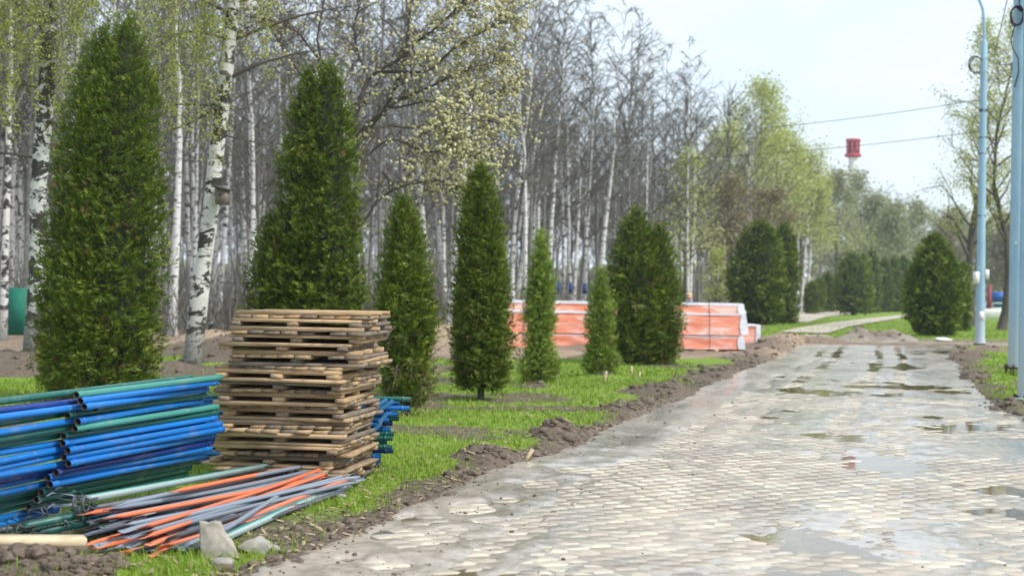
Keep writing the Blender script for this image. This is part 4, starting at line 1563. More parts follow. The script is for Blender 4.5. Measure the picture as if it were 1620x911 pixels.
# pussy willow spreading over the arborvitae
rng = np.random.default_rng(77)
pw_b = Vector(atD(560, 560, 31.0))
pw = thing('pussy_willow', 'pussy willow in cream catkins arching above the arborvitae', 'willow tree', (pw_b.x, pw_b.y, ground_z(pw_b.x, pw_b.y)))
org = np.array(pw.location)
stem = MB()
cr = MB()
tips = []
LIMBS = [  # polylines in the picture at a given depth
    (30.8, [(562, 570), (556, 400), (545, 260), (552, 190), (600, 120), (660, 60), (720, 20), (760, -30)], .13),
    (31.4, [(556, 400), (540, 300), (560, 215), (620, 165), (690, 130), (745, 105), (790, 95)], .09),
    (30.2, [(552, 330), (575, 250), (620, 215), (670, 235), (720, 240), (760, 262)], .06),
    (30.6, [(548, 300), (520, 180), (500, 60), (520, -40)], .09),
    (31.8, [(545, 260), (600, 190), (640, 90), (650, 0), (690, -60)], .09),
    (30.0, [(550, 220), (480, 120), (430, 40), (400, -20)], .07),
    (32.2, [(556, 380), (590, 320), (640, 290), (690, 280), (730, 300)], .06),
    (29.6, [(552, 190), (520, 110), (470, 45), (410, 20), (370, 60)], .05),
    (31.0, [(600, 120), (680, 110), (740, 60), (790, 30), (830, -10)], .06),
    (30.4, [(575, 250), (610, 200), (690, 190), (750, 180), (800, 200)], .05),
    (31.2, [(552, 190), (580, 120), (560, 40), (580, -50)], .06),
    (30.5, [(590, 320), (600, 280), (630, 330), (650, 360)], .03),
    (31.6, [(620, 165), (700, 165), (760, 150), (800, 140)], .04),
    (30.1, [(600, 20), (625, 60), (680, 110), (700, 190), (720, 230)], .035),
]
for D, pl, r in LIMBS:
    P = np.array([tuple(atD(px, py, D + .25 * math.sin(i * 1.7))) for i, (px, py) in enumerate(pl)]) - org
    u = np.linspace(0, len(P) - 1, 4 * len(P))
    Pf = np.stack([np.interp(u, np.arange(len(P)), P[:, c]) for c in range(3)], 1)
    Pf += (np.stack([vnoise(u * 1.3, r * 99, k) for k in range(3)], 1) - .5) * .22
    (stem if r > .1 else cr).tube(Pf, np.linspace(r * .62, .010, len(Pf)), 7)
    Ltot = np.linalg.norm(np.diff(Pf, axis=0), axis=1).sum()
    for b in range(int(Ltot * 10)):
        k = rng.uniform(.30, .995) * (len(Pf) - 1)
        i = min(int(k), len(Pf) - 2)
        p = Pf[i] + (Pf[i + 1] - Pf[i]) * (k - i)
        d = (Pf[i + 1] - Pf[i])
        d = d / np.linalg.norm(d) + rng.normal(0, .75, 3)
        d /= np.linalg.norm(d)
        L = rng.uniform(.3, 1.15)
        sp = [p]
        for _ in range(5):
            d = d + rng.normal(0, .22, 3) + (0, 0, -.03)
            d /= np.linalg.norm(d)
            p = p + d * L / 5
            sp.append(p)
        cr.tube(sp, np.linspace(.010, .004, 6), 4)
        for w in range(6):
            e = sp[rng.integers(1, 6)]
            de = d + rng.normal(0, .8, 3)
            de /= np.linalg.norm(de)
            l3 = rng.uniform(.12, .45)
            q = e + de * l3
            cr.tube([e, (e + q) / 2 + rng.normal(0, .02, 3), q], [.005, .004, .002], 3)
            if rng.random() < 0.22 + 1.6 * sstep(-2.4, -.6, q[0] + org[0]) * .8:
                tips += [q, (e + q) / 2, e]
stem.build('trunk', M['dark_bark'], pw, smooth=True, attr=False)
cr.build('crown', M['twig_dark'], pw, attr=False)
ct_ = MB()
for p in tips:
    k = 1
    r = rng.uniform(.015, .032)
    d = rng.normal(0, 1, 3) + (0, 0, .8)
    d /= np.linalg.norm(d)
    v = ICO[0][0]
    v = v * r + d * (v @ d)[:, None] * r * .8 + p + rng.normal(0, .03, 3)
    ct_.add(v, None, ICO[0][1], rng.random())
ct_.build('catkins', M['catkin'], pw, smooth=True)

# yellow green willows where the wood ends
leafy('willow', 1200, 496, 150, 22.0, .38, 'tallest yellow green willow, standing at the right end of the grey wood', 61, 'willow_leaf', 6, .22, .60, 'yellow green trees', nb=36, tmin=.28, spread=.40, rise=1.0, droop=.22, rmin=.02, hang=.3)
leafy('willow', 1268, 495, 168, 18.0, .38, 'weeping yellow green willow above the slanted white trunks', 62, 'willow_leaf', 7, .22, .55, 'yellow green trees', nb=34, tmin=.35, spread=.44, rise=.9, droop=.45, rmin=.02, hang=.9)
leafy('willow', 1140, 497, 140, 17.0, .3, 'pale green tree rising behind the broad double arborvitae and grey birches', 63, 'willow_leaf', 4, .2, .5, 'yellow green trees', nb=30, tmin=.3, spread=.30, rise=1.0, droop=.2, rmin=.02)
leafy('tree', 1158, 500, 106, 9.6, .22, 'russet budding tree left of the large rounded arborvitae', 64, 'russet_leaf', 4, .15, .32, None, nb=26, tmin=.15, spread=.40, rise=1.0, droop=.2, rmin=.018)
leafy('tree', 1215, 498, 112, 9.0, .22, 'brownish budding tree right behind the large rounded arborvitae', 65, 'russet_leaf', 4, .15, .32, None, nb=26, tmin=.15, spread=.42, rise=1.0, droop=.2, rmin=.018)
leafy('bush', 1132, 503, 92, 4.2, .08, 'small yellow green bush beside the person and the orange packs', 66, 'willow_leaf', 2, .13, .15, None, nb=22, tmin=.1, spread=.34, rise=1.2, droop=.1, rmin=.012, subs=3, twigs=3)
leafy('willow', 1236, 496, 160, 18.5, .28, 'lower yellow green tree between the two willows', 67, 'willow_leaf', 5, .22, .5, 'yellow green trees', nb=30, tmin=.32, spread=.40, rise=1.0, droop=.25, rmin=.02, hang=.4)
leafy('tree', 1080, 500, 98, 10.5, .2, 'pale green budding tree in the wood above the person', 68, 'willow_leaf', 2, .15, .40, None, nb=28, tmin=.25, spread=.36, rise=1.0, droop=.2, rmin=.016)
# hazy trees closing the end of the path
for k, (px, D, H, leaf, per, lb) in enumerate((
        (1322, 165, 14.5, 'olive_leaf', 2, 'olive green tree behind the far row, right of the weeping willow'),
        (1350, 190, 16.3, 'olive_leaf', 2, 'tall olive tree under the red topped tower'),
        (1380, 175, 12.5, 'olive_leaf', 3, 'rounded olive tree behind the tallest of the far row'),
        (1402, 230, 19.0, None, 0, 'bare grey tree, tallest between the tower and the lamp post'),
        (1425, 225, 17.0, None, 0, 'bare grey tree right of the tallest one near the lamp post'),
        (1412, 165, 11.0, 'olive_leaf', 2, 'low olive tree behind the right half of the far row'),
        (1445, 200, 13.5, 'olive_leaf', 2, 'olive tree above the tip of the pointed egg shaped arborvitae'),
        (1470, 240, 15.0, 'olive_leaf', 1, 'thinly leaved tree above the pointed egg shaped arborvitae'),
        (1495, 190, 11.0, 'russet_leaf', 2, 'brownish tree between the egg shaped arborvitae and the lamp post'),
        (1515, 210, 13.5, 'olive_leaf', 2, 'olive tree just left of the lamp post'),
        (1555, 185, 10.5, 'olive_leaf', 2, 'yellowish tree right of the lamp post foot'),
        (1590, 170, 10.0, 'russet_leaf', 2, 'brownish low tree behind the blue posts'),
        (1300, 200, 16.5, 'olive_leaf', 1, 'tall thin tree peeping out right of the willow'),
        (1630, 180, 12.0, 'olive_leaf', 2, 'olive tree at the right edge behind the posts'))):
    leafy('tree', px, 485, D * 1.5, H * 1.47, .4, lb, 80 + k, leaf, per * 2, .42, .8, 'hazy trees at the end of the path', nb=24, tmin=.15, spread=.34, rise=1.0, droop=.18, rmin=.03, subs=4, twigs=4)
# the two leaning trees beside the posts
axr = np.array([(0, 0, 0), (-.15, 0, 1.2), (-.25, 0, 3.5), (-.1, 0, 6), (.35, 0, 8.5), (.5, 0, 12), (.7, .2, 16), (.6, .3, 18.2)], float)
leafy('roadside_tree', 1538, 514, 92, 18.0, .34, 'dark trunked tree left of the lamp post, its crown behind the post', 71, 'spring_leaf', 4, .11, .28, 'trees beside the posts', axis=axr, nb=36, tmin=.22, spread=.24, rise=1.2, droop=.1, rmin=.014, crown_mat='twig_dark')
axr = np.array([(0, 0, 0), (.20, 0, 1.0), (.35, 0, 3), (.2, 0, 5), (-.5, 0, 7.5), (-.4, 0, 10.5), (.4, 0, 14), (.6, 0, 16.5)], float)
leafy('roadside_tree', 1584, 522, 80, 16.5, .26, 'tree with a curved dark trunk between the lamp post and the blue posts', 72, 'spring_leaf', 4, .10, .26, 'trees beside the posts', axis=axr, nb=36, tmin=.25, spread=.24, rise=1.2, droop=.1, rmin=.013, crown_mat='twig_dark')

# distant treeline that closes the horizon on every side
mb = MB()
rg_ = np.random.default_rng(5)
for k in range(1100):
    D = rg_.uniform(380, 560)
    x = rg_.uniform(-.5 * D, .62 * D)
    h = rg_.uniform(6, 13)
    c = np.array((x, D, h * .5))
    v, t_ = noise_blob((0, 0, 0), 1, k, 0, .5)
    for s in range(3):
        mb.add(v * (1.5, 1.5, 2.2) + c + rg_.normal(0, 1, 3) * (1.6, 1.6, h * .2), None, t_)
kind(mb.build('treeline', M['olive_leaf']), 'stuff')
# ================================================================== PALLET STACK
ORD = ['topmost', 'second', 'third', 'fourth', 'fifth', 'sixth', 'seventh', 'eighth', 'ninth', 'tenth', 'eleventh', 'twelfth', 'thirteenth', 'fourteenth', 'fifteenth', 'sixteenth', 'seventeenth', 'eighteenth', 'nineteenth', 'twentieth', 'twenty-first', 'twenty-second']
PS = 1.02
TB, TS = 0.0245, 0.0325
bmesh_ = []
for k in range(4):
    w = 0.122
    o = MB().box((0, 0, 0), (PS + (.0, .02, -.03, .01)[k], w, TB), None, .0022).build('board', M['pallet_wood'], attr=False)
    bmesh_.append(o.data); bpy.data.objects.remove(o)
smesh_ = []
for k in range(3):
    o = MB().box((0, 0, 0), (PS + (.0, -.02, .015)[k], 0.085, TS), None, .0025).build('crossbar', M['pallet_wood'], attr=False)
    smesh_.append(o.data); bpy.data.objects.remove(o)
NP = 22
stack_c = Vector((-1.63, 11.97, 0))
z = 0.035
levels = []
for k in range(NP):
    levels.append(z)
    z += TB + TS + 0.0026
rp = random.Random(5)
prev = None
SEQ = 'AABABBAABABABBABABBABA'                        # from the ground up
FLIP = '0101101001011010011010'
for k in range(NP):
    up = NP - 1 - k
    f = k / (NP - 1)
    dx = rp.uniform(-.055, .055) + (-.05 + .07 * f)
    if k in (21, 18, 15, 19):
        dx += .06
    dy = rp.uniform(-.065, .065)
    rz = math.radians(-9 + rp.uniform(-4.5, 4.0))
    look = rp.choice(['with greyed boards', 'of mixed pale and dark boards', 'of weathered boards']) if up not in (0, 8) else 'with pale boards jutting to the right'
    where = ORD[up] + ' pallet from the top of the stack' if up else 'topmost pallet of the stack'
    if k == 0:
        where = 'bottom pallet of the stack, resting on the grass'
    root = thing('pallet', f'{where}, {look}', 'pallet', (stack_c.x + dx, stack_c.y + dy, levels[k]), rz, 'wooden pallets stacked on the grass')
    turn = 0.0 if SEQ[k] == 'B' else PI / 2
    deck_up = FLIP[k] == '1'
    zd, zs = (TS + TB / 2, TS / 2) if deck_up else (TB / 2, TB + TS / 2)
    gone = rp.choice((-1, -1, -1, 2, 5, 6))
    for b in range(8):
        if b == gone and 0 < k < NP - 1:
            continue
        yy = -PS / 2 + .0625 + b * (PS - .125) / 7 + rp.uniform(-.003, .003)
        off = rp.uniform(-.014, .014)
        o = link('board', bmesh_[rp.randrange(4)], root)
        p = Matrix.Rotation(turn, 3, 'Z') @ Vector((off, yy, zd + rp.uniform(-.0012, .0012)))
        o.location = p
        o.rotation_euler = (0, 0, turn + rp.uniform(-.006, .006))
    for s_ in (-1, 0, 1):
        xx = s_ * (PS / 2 - .06) + rp.uniform(-.02, .02)
        o = link('crossbar', smesh_[rp.randrange(3)], root)
        o.location = Matrix.Rotation(turn, 3, 'Z') @ Vector((xx, rp.uniform(-.01, .01), zs))
        o.rotation_euler = (0, 0, turn + PI / 2 + rp.uniform(-.01, .01))

# ================================================================== SCAFFOLD PIPES
PR = 0.0216
G, B_, NV, PG, LB = 'green_paint', 'blue_paint', 'navy_paint', 'pale_green_paint', 'light_blue_paint'
COLW = {G: 'dark green', B_: 'blue', NV: 'navy blue', PG: 'faded green', LB: 'light blue'}


def pipe(p, q, mat, label, group, collar=True, far_collar=True, r=PR, brace=None):
    p, q = Vector(p), Vector(q)
    d = (q - p).normalized()
    L = (q - p).length
    root = thing('scaffold_pipe', label, 'pipe', p, 0, group)
    m = MB()
    m.tube([(0, 0, 0), d * L], r, 14)
    o = m.build('tube', M[mat], root, smooth=True, attr=False)
    for e, s in ((Vector((0, 0, 0)), 1), (d * L, -1)):
        m = MB()
        m.tube([e, e + d * .001 * s, e + d * .2 * s, e + d * .201 * s], [r, r - .0045, r - .0045, .0005], 14)
        m.build('bore', M['pipe_inside'], root, attr=False)
        if collar:
            m = MB()
            m.tube([e + d * .055 * s, e + d * .057 * s, e + d * .074 * s, e + d * .076 * s], [r, r + .004, r + .004, r], 14)
            m.build('collar', M[mat], root, smooth=True, attr=False)
    if brace:
        a, b, bm = brace
        a, b = Vector(a) - p, Vector(b) - p
        MB().tube([a, b], .019, 10, True).build('brace', M[bm], root, smooth=True, attr=False)
    return root


A_SET = [(120.6, 624.7, 348.7, 596.5, PG), (127, 634.4, 343, 604.5, B_), (133, 643.6, 327.5, 615.5, B_), (106, 657, 324, 625.5, G), (123, 667, 318, 634.5, B_),
         (118, 678, 343, 643, PG), (100, 690, 343, 652, G), (99, 701, 341, 660.5, B_), (106.7, 712.5, 349, 670, B_), (101, 723.5, 352.6, 678.5, B_),
         (108, 733.5, 339, 688, B_), (88, 747.7, 335, 699, NV), (75.5, 755.5, 333, 709, B_), (79, 766.5, 322, 719.5, B_), (65, 779.6, 308, 730, G), (56.6, 790, 300.6, 740, G), (45, 801.6, 295, 749, G)]
for k, (lx, ly, rx, ry, mt) in enumerate(A_SET):
    jd = random.uniform(-.012, .012)
    p, q = atD(lx, ly, 9.3 + jd), atD(rx, ry, 11.25 + jd)
    lab = f'{COLW[mt]} open ended pipe, {ORD[k]}{" from the top" if k else ""} in the left pile front row'
    pipe(p, q, mt, lab, 'pipes of the front row, left pile')
p0, q0 = atD(120.6, 624.7, 9.3), atD(348.7, 596.5, 11.25)
dl = Vector((q0.x - p0.x, q0.y - p0.y, 0)).normalized()
back = Vector((-dl.y, dl.x, 0))
B_SET = [G, NV, B_, G, B_, G, G, B_, B_, B_, B_, NV, B_, B_, G, G, G, B_, B_]
for k, mt in enumerate(B_SET):
    kk = min(k, 16)
    lx, ly = A_SET[kk][:2]
    a = atD(lx, ly, 9.3)
    a.z -= .043 * max(0, k - 16) + .006
    st = Vector((a.x, a.y, a.z)) + back * (.10 + random.uniform(-.006, .006))
    s0, s1 = -1.75 + random.uniform(-.1, .1), .5 + random.uniform(-.2, .2)
    if k == 0:
        s1, st.z = 1.75, st.z + .016
    tiltz = random.uniform(-.012, .012)
    lab = f'{COLW[mt]} pipe running off the left edge, {ORD[k]}{" from the top" if k else ""} in the row behind'
    pipe(st + dl * s0 + Vector((0, 0, -tiltz - .01)), st + dl * s1 + Vector((0, 0, tiltz)), mt, lab, 'pipes of the back row, left pile', r=PR * .98)

for k, (lx, ly, rx, ry, mt) in enumerate(A_SET):          # added row shuts the gaps; its dark paint stands in for their shade
    o_ = back * .052
    p, q = atD(lx, ly, 9.3) + o_ + dl * random.uniform(.22, .3), atD(rx, ry, 11.25) + o_ - dl * random.uniform(.05, .35)
    mm = (G, NV)[(k + k // 3) % 2]
    pipe(p + Vector((0, 0, -.021)), q + Vector((0, 0, -.021)), mm, 'dark filler pipe in the gaps behind the front row of the left pile', 'filler pipes of the left pile', collar=False)

C_SET = [(650, 631.5, G), (632, 638.5, B_), (648, 646, B_), (615, 648, G), (629, 654.6, B_), (631, 662, G), (616, 664, B_), (621, 669.5, NV), (598, 672, B_), (618, 678.5, B_),
         (596, 681, G), (623, 686, G), (621, 693, G), (612, 700, G), (620, 707, G), (622, 713, NV), (603, 721, B_), (602, 729, B_), (600, 735, NV), (607, 742.5, B_)]
CBR = {0: ((570, 661), (612, 632)), 2: ((602, 648), (622, 634)), 5: ((600, 668), (614, 652)), 9: ((585, 688), (603, 668)), 15: ((572, 722), (586, 710)), 18: ((563, 745), (581, 737))}
for k, (rx, ry, mt) in enumerate(C_SET):
    D = 12.86 + (.06 if k % 2 else 0) + random.uniform(-.015, .015)
    q = atD(rx, ry, D)
    p = q + Vector((-1.86 + random.uniform(-.05, .05), random.uniform(-.03, .03), 0.0))
    br = None
    if k in CBR:
        (ax_, ay_), (bx_, by_) = CBR[k]
        br = (atD(ax_, ay_, 12.79), atD(bx_, by_, 12.79), LB)
    pipe(p, q, mt, f'{COLW[mt]} pipe end, {ORD[k]}{" from the top" if k else ""} of those sticking out behind the pallets', 'pipes behind the pallets', r=.0215, brace=br)

# ================================================================== HEAP OF BRACES
def flat_tube(P0, P1, r, name, mat, root):
    """round bar whose last hand's width is flattened, with a dark box for the shaded bolt slot in each end"""
    P0, P1 = np.array(P0), np.array(P1)
    d = P1 - P0
    L = np.linalg.norm(d)
    d /= L
    s = np.cross(d, (0, 0, 1.0)); s /= np.linalg.norm(s)
    roll = random.uniform(-.5, .9)
    u0 = np.cross(s, d)
    s, u = s * math.cos(roll) + u0 * math.sin(roll), u0 * math.cos(roll) - s * math.sin(roll)
    m = MB()
    sag_ = random.uniform(-.012, .02)
    st = [0, .004, .07, .115, .16] + list(np.linspace(.3, L - .3, 8)) + [L - .16, L - .115, L - .07, L - .004, L]
    th_ = np.arange(12) * 2 * PI / 12
    V = []
    for x in st:
        e = min(x, L - x)
        f = float(sstep(.07, .16, e))
        rw, ru = r * (1.5 - .5 * f), r * (.22 + .78 * f)
        if e < .002:
            rw, ru = rw * .8, ru * .7
        c = P0 + d * x + np.array((0, 0, -sag_ * math.sin(PI * x / L)))
        V.append(c + rw * np.cos(th_)[:, None] * s + ru * np.sin(th_)[:, None] * u)
    n = len(st)
    i = np.arange(n - 1)[:, None] * 12
    j = np.arange(12)[None]
    k2 = (j + 1) % 12
    V = np.array(V)
    m.add(V.reshape(-1, 3), np.stack([i + j, i + k2, i + 12 + k2, i + 12 + j], -1).reshape(-1, 4))
    for end, sg in ((0, 1), (n - 1, -1)):
        m.add(np.vstack([V[end], V[end].mean(0)]), None, [(12, (x + 1) % 12, x)[::sg] for x in range(12)])
    m.build('tube', M[mat], root, smooth=True, attr=False)
    h = MB()
    for x in (.04, L - .04):
        c = P0 + d * x
        R = np.stack([d, s, u], 1)
        h.box(c, (.020, .011, r * .47), R)  # dark box set in the flat end, painted shade of the slot
    h.build('dark_slot_box', M['dark_plastic'], root, attr=False)


O_, GR, DK, PL = 'orange_paint', 'grey_steel', 'dark_steel', 'pale_steel'
HEAP = [(270, 778, 488, 735, O_), (180, 800, 510, 732, GR), (165, 806, 515, 739, GR), (126, 814, 470, 749, O_), (140, 826, 500, 747, DK), (150, 823, 540, 742, GR), (167, 820, 520, 753, O_),
        (185, 833, 560, 749, GR), (190, 841, 567, 753, GR), (218, 836, 545, 728, O_), (222, 852, 538, 741, O_), (225, 843, 505, 766, GR), (200, 851, 566, 761, GR), (175, 849, 540, 769, DK),
        (232, 862, 520, 769, O_), (262, 853, 500, 776, DK), (345, 844, 482, 757, GR), (250, 866, 470, 801, O_), (236, 880, 558, 755, O_), (150, 864, 430, 790, GR), (122, 866, 400, 790, O_),
        (150, 867, 380, 812, O_), (166, 872, 450, 790, GR), (186, 877, 420, 818, O_), (255, 872, 480, 795, DK), (210, 871, 440, 806, GR), (130, 840, 480, 760, DK), (110, 832, 420, 768, DK),
        (205, 858, 530, 762, PL), (160, 858, 505, 770, GR), (120, 850, 450, 772, GR), (240, 800, 500, 742, DK), (300, 800, 530, 748, PL), (280, 860, 575, 757, GR), (300, 868, 545, 776, DK)]
_r = random.Random(3)
for k in range(54):
    ly = _r.uniform(800, 872)
    lx = 120 + (ly - 800) * 1.3 + _r.uniform(-20, 90)
    HEAP.append((lx, ly, _r.uniform(430, 560), _r.uniform(738, 772) + (lx < 170) * 5, _r.choice([GR, GR, GR, DK, PL, O_])))
LBL = {0: 'uppermost orange brace in the heap, lying along the pale beam', 9: 'orange brace lying steeply across the heap, its tip highest before the pallets', 10: 'second steep orange brace, just below the highest tipped one',
       18: 'lowest orange brace, lying in the grass along the front of the heap', 16: 'grey brace lying steeply across the lower braces by the concrete chunk'}
for k, (lx, ly, rx, ry, mt) in enumerate(HEAP):
    zl = float(np.interp(ly, [775, 815, 850, 880], [.24, .19, .10, .025]))
    zr = float(np.interp(ry, [728, 745, 770, 800, 820], [.17, .12, .07, .05, .04]))
    if k >= 26:
        zl, zr = zl * .5 + .01, zr * .5 + .01
    p, q = at(lx, ly, zl), at(rx, ry, zr)
    lab = LBL.get(k, {O_: 'orange brace with flattened slotted ends in the loose heap', GR: 'grey steel brace with flattened slotted ends in the loose heap', DK: 'dark steel brace with flattened ends in the loose heap', PL: 'pale galvanised brace with flattened ends in the loose heap'}[mt])
    root = thing('scaffold_brace', lab, 'brace', p, 0, 'loose heap of scaffold braces')
    flat_tube((0, 0, 0), q - p, .0150 if mt != DK else .0140, 'brace', mt, root)


def hook(m, p, d, up, s=1.0, r=.007):
    """bent round bar at a beam's end"""
    p, d, up = np.array(p), np.array(d), np.array(up)
    side = np.cross(d, up)
    for o_ in (-.03, .03):
        c = p + side * o_
        pts = [c - d * .05, c + d * .05 * s, c + d * .10 * s + up * .02, c + d * .125 * s + up * .0, c + d * .115 * s - up * .05, c + d * .09 * s - up * .065]
        m.tube(pts, r, 6, True)
    m.tube([p - side * .03 + d * .10 * s + up * .02, p + side * .03 + d * .10 * s + up * .02], r, 6, True)


BEAMS = [(140, 788, 418, 737, .27, .25, 'teal_steel', 'long pale teal beam with bent hooks, topmost of the heap'), (40, 832, 330, 770, .16, .2, 'green_paint', 'dark green beam with hooks lying against the lowest pipes'),
         (352, 851, 566, 756, .05, .05, 'teal_steel', 'pale teal beam at the front of the heap, behind the concrete chunk'), (150, 803, 440, 752, .20, .18, 'dark_steel', 'dark beam directly under the topmost teal beam'),
         (-30, 845, 250, 790, .10, .1, 'hook_steel', 'blackish beam low at the left edge, behind the pale plank'), (60, 842, 320, 790, .10, .1, 'green_paint', 'green beam half buried under the orange braces')]
for lx, ly, rx, ry, zl, zr, mt, lab in BEAMS:
    p, q = at(lx, ly, zl), at(rx, ry, zr * .7)
    root = thing('scaffold_beam', lab, 'beam', p, 0, 'hooked scaffold beams')
    d = (q - p)
    MB().beam((0, 0, 0), d, .046, .036).build('bar', M[mt], root, attr=False)
    MB().beam(np.array(d.normalized()) * .02 + (0, 0, .0188), np.array(d) * .99 + (0, 0, .0188), .028, .004).build('rib', M['pale_green_paint' if mt == 'teal_steel' else mt], root, attr=False)
    m = MB()
    dn = np.array(d.normalized())
    hook(m, (0, 0, 0), -dn, (0, 0, 1)); hook(m, d, dn, (0, 0, 1))
    m.build('hook', M['hook_steel' if mt != 'teal_steel' else 'dark_steel'], root, smooth=True, attr=False)
# short hooked claws tangled at the left end
for k, (px, py, zz) in enumerate(((104, 790, .24), (92, 800, .2), (120, 800, .2), (72, 812, .16), (60, 822, .14), (96, 818, .15), (112, 826, .13), (44, 826, .12), (30, 836, .1), (84, 834, .1), (14, 838, .1), (128, 812, .16), (52, 838, .09))):
    p = at(px, py, zz)
    root = thing('scaffold_claw', 'dark bent steel claw in the tangle left of the orange braces', 'hook', p, 0, 'tangle of bent steel claws')
    root.rotation_euler = (random.uniform(-.5, .9), random.uniform(-.4, .4), random.uniform(-.5, .7))
    w, h = random.uniform(.06, .10), random.uniform(.05, .085)
    c = min(w, h) * .35
    loop = [(-.10, 0, 0), (w - c, 0, 0), (w - c * .3, 0, c * .3), (w, 0, c), (w, 0, h - c), (w - c * .3, 0, h - c * .3), (w - c, 0, h), (-w * .4, 0, h + .01), (-w * .7, 0, h * .8)]
    MB().tube(loop, .0058, 7, True).build('bent_bar', M[('hook_steel', 'grey_steel', 'green_paint', 'dark_steel')[k % 4]], root, smooth=True, attr=False)

# ================================================================== PLANKS, RUBBLE
p, q = at(-75, 856, .155), at(134, 852.5, .135)
pk = thing('plank', 'pale sawn plank with a square end, lying at the left edge', 'plank', (p + q) / 2, math.atan2((q - p).y, (q - p).x))
L = (q - p).length
MB().box((0, 0, 0), (L, .16, .042), Matrix.Rotation(math.radians(3), 3, 'Y'), .002).build('board', M['fresh_wood'], pk, attr=False)
p, q = at(-75, 884, .045), at(66, 872, .045)
pk = thing('plank', 'short darker plank end under the pale plank at the left edge', 'plank', (p + q) / 2, math.atan2((q - p).y, (q - p).x))
MB().box((0, 0, 0), ((q - p).length, .13, .05), None, .002).build('board', M['pallet_wood'], pk, attr=False)
p = at(105, 866, .06)
pk = thing('plank', 'short wooden batten propping the pale plank from below', 'plank', p, .25)
MB().box((0, 0, 0.0), (.22, .10, .08), None, .002).build('board', M['pallet_wood'], pk, attr=False)


def chunk(name, label, cat, px0, py0, outline, thick, mat, D=None, lean=0.0, seed=0):
    """a broken slab: outline in picture pixels round its foot, thickness in metres, set upright and leaning back"""
    base = at(px0, py0)
    D = base.y
    root = thing(name, label, cat, base)
    m = MB()
    n = len(outline)
    pts = np.array([((x - px0) * D / F, 0, -(y - py0) * D / F) for x, y in outline])
    rr = np.random.default_rng(seed)
    fr, bk = [], []
    for p in pts:
        b = lean * max(p[2], 0)
        fr.append((p[0], b, p[2]))
        bk.append((p[0] * .92 + .01, b + thick * rr.uniform(.8, 1.15), p[2] * .95 - .005))
    c0, c1 = np.mean(fr, 0) + (0, -.012, 0), np.mean(bk, 0)
    V = np.vstack([fr, bk, [c0], [c1]])
    T = []
    for k in range(n):
        j = (k + 1) % n
        T += [(k, j, 2 * n), (j + n, k + n, 2 * n + 1), (k, k + n, j), (j, k + n, j + n)]
    m.add(V, None, T)
    o = m.build('slab', M[mat], root, attr=False)
    sub = o.modifiers.new('cut', 'SUBSURF'); sub.subdivision_type = 'SIMPLE'; sub.levels = sub.render_levels = 3
    tx = bpy.data.textures.new('rough', 'CLOUDS'); tx.noise_scale = .05
    dm = o.modifiers.new('rough', 'DISPLACE'); dm.texture = tx; dm.strength = .012; dm.mid_level = .5
    return root


chunk('concrete_chunk', 'pale broken wedge of concrete standing in the grass before the braces', 'concrete chunk', 342, 886, [(318, 889), (313, 862), (308, 829), (318, 833), (335, 828), (343, 843), (358, 858), (374, 884), (350, 889)], .10, 'concrete', lean=.55, seed=3)
chunk('stone', 'flat pale stone with a brown edge, right of the concrete wedge', 'stone', 396, 880, [(372, 868), (384, 858), (400, 854), (415, 860), (426, 868), (418, 878), (398, 876)], .14, 'stone', lean=.8, seed=4)
for k, (px, py, r, lb) in enumerate(((352, 899, .05, 'small beige stone below the concrete wedge'), (432, 872, .03, 'small grey stone by the flat pale stone'), (418, 905, .03, 'tiny stone at the edge of the paving'), (540, 790, .03, 'small stone in the mud near the tips of the braces'), (1492, 541, .24, 'white stone lying before the pointed egg shaped arborvitae'))):
    b = stand(px, py)
    root = thing('stone', lb, 'stone', b)
    vv, tt = noise_blob((0, 0, r * .35), r, 900 + k, 2, .35, (1.3, 1, .7 if k < 4 else .35))
    MB().add(vv, None, tt).build('rock', M['stone' if k < 4 else 'white_paint'], root, smooth=True, attr=False)

# ================================================================== ORANGE TIMBER PACKS
def film_box(m, L, W, Hh, z0, seed, amp=.02, nx=64, ny=10, nz=10):
    """wrapped pack: a box of many faces with sagging, creased skin"""
    def face(o, du, dv, nu, nv):
        o, du, dv = map(np.array, (o, du, dv))
        U, V = np.meshgrid(np.linspace(0, 1, nu + 1), np.linspace(0, 1, nv + 1), indexing='ij')
        P = o + U[..., None] * du + V[..., None] * dv
        nrm = np.cross(du, dv); nrm = nrm / np.linalg.norm(nrm)
        a = fbm(P[..., 0] * 1.3 + seed, P[..., 2] * 5 + P[..., 0] * .8, P[..., 1] * 2, 4) - .5
        edge = np.minimum(np.minimum(U, 1 - U) * nu, np.minimum(V, 1 - V) * nv)
        P = P + nrm * (a * amp * 2 * np.clip(edge, 0, 1))[..., None]
        i = np.arange(nu)[:, None] * (nv + 1) + np.arange(nv)[None]
        m.add(P.reshape(-1, 3), np.stack([i, i + nv + 1, i + nv + 2, i + 1], -1).reshape(-1, 4))
    x, y = L / 2, W / 2
    face((-x, -y, z0), (L, 0, 0), (0, 0, Hh), nx, nz)
    face((x, y, z0), (-L, 0, 0), (0, 0, Hh), nx, nz)
    face((-x, -y, z0 + Hh), (L, 0, 0), (0, W, 0), nx, ny)
    face((x, -y, z0), (0, W, 0), (0, 0, Hh), ny, nz)
    face((-x, y, z0), (0, -W, 0), (0, 0, Hh), ny, nz)
    face((-x, y, z0), (L, 0, 0), (0, -W, 0), nx, ny)


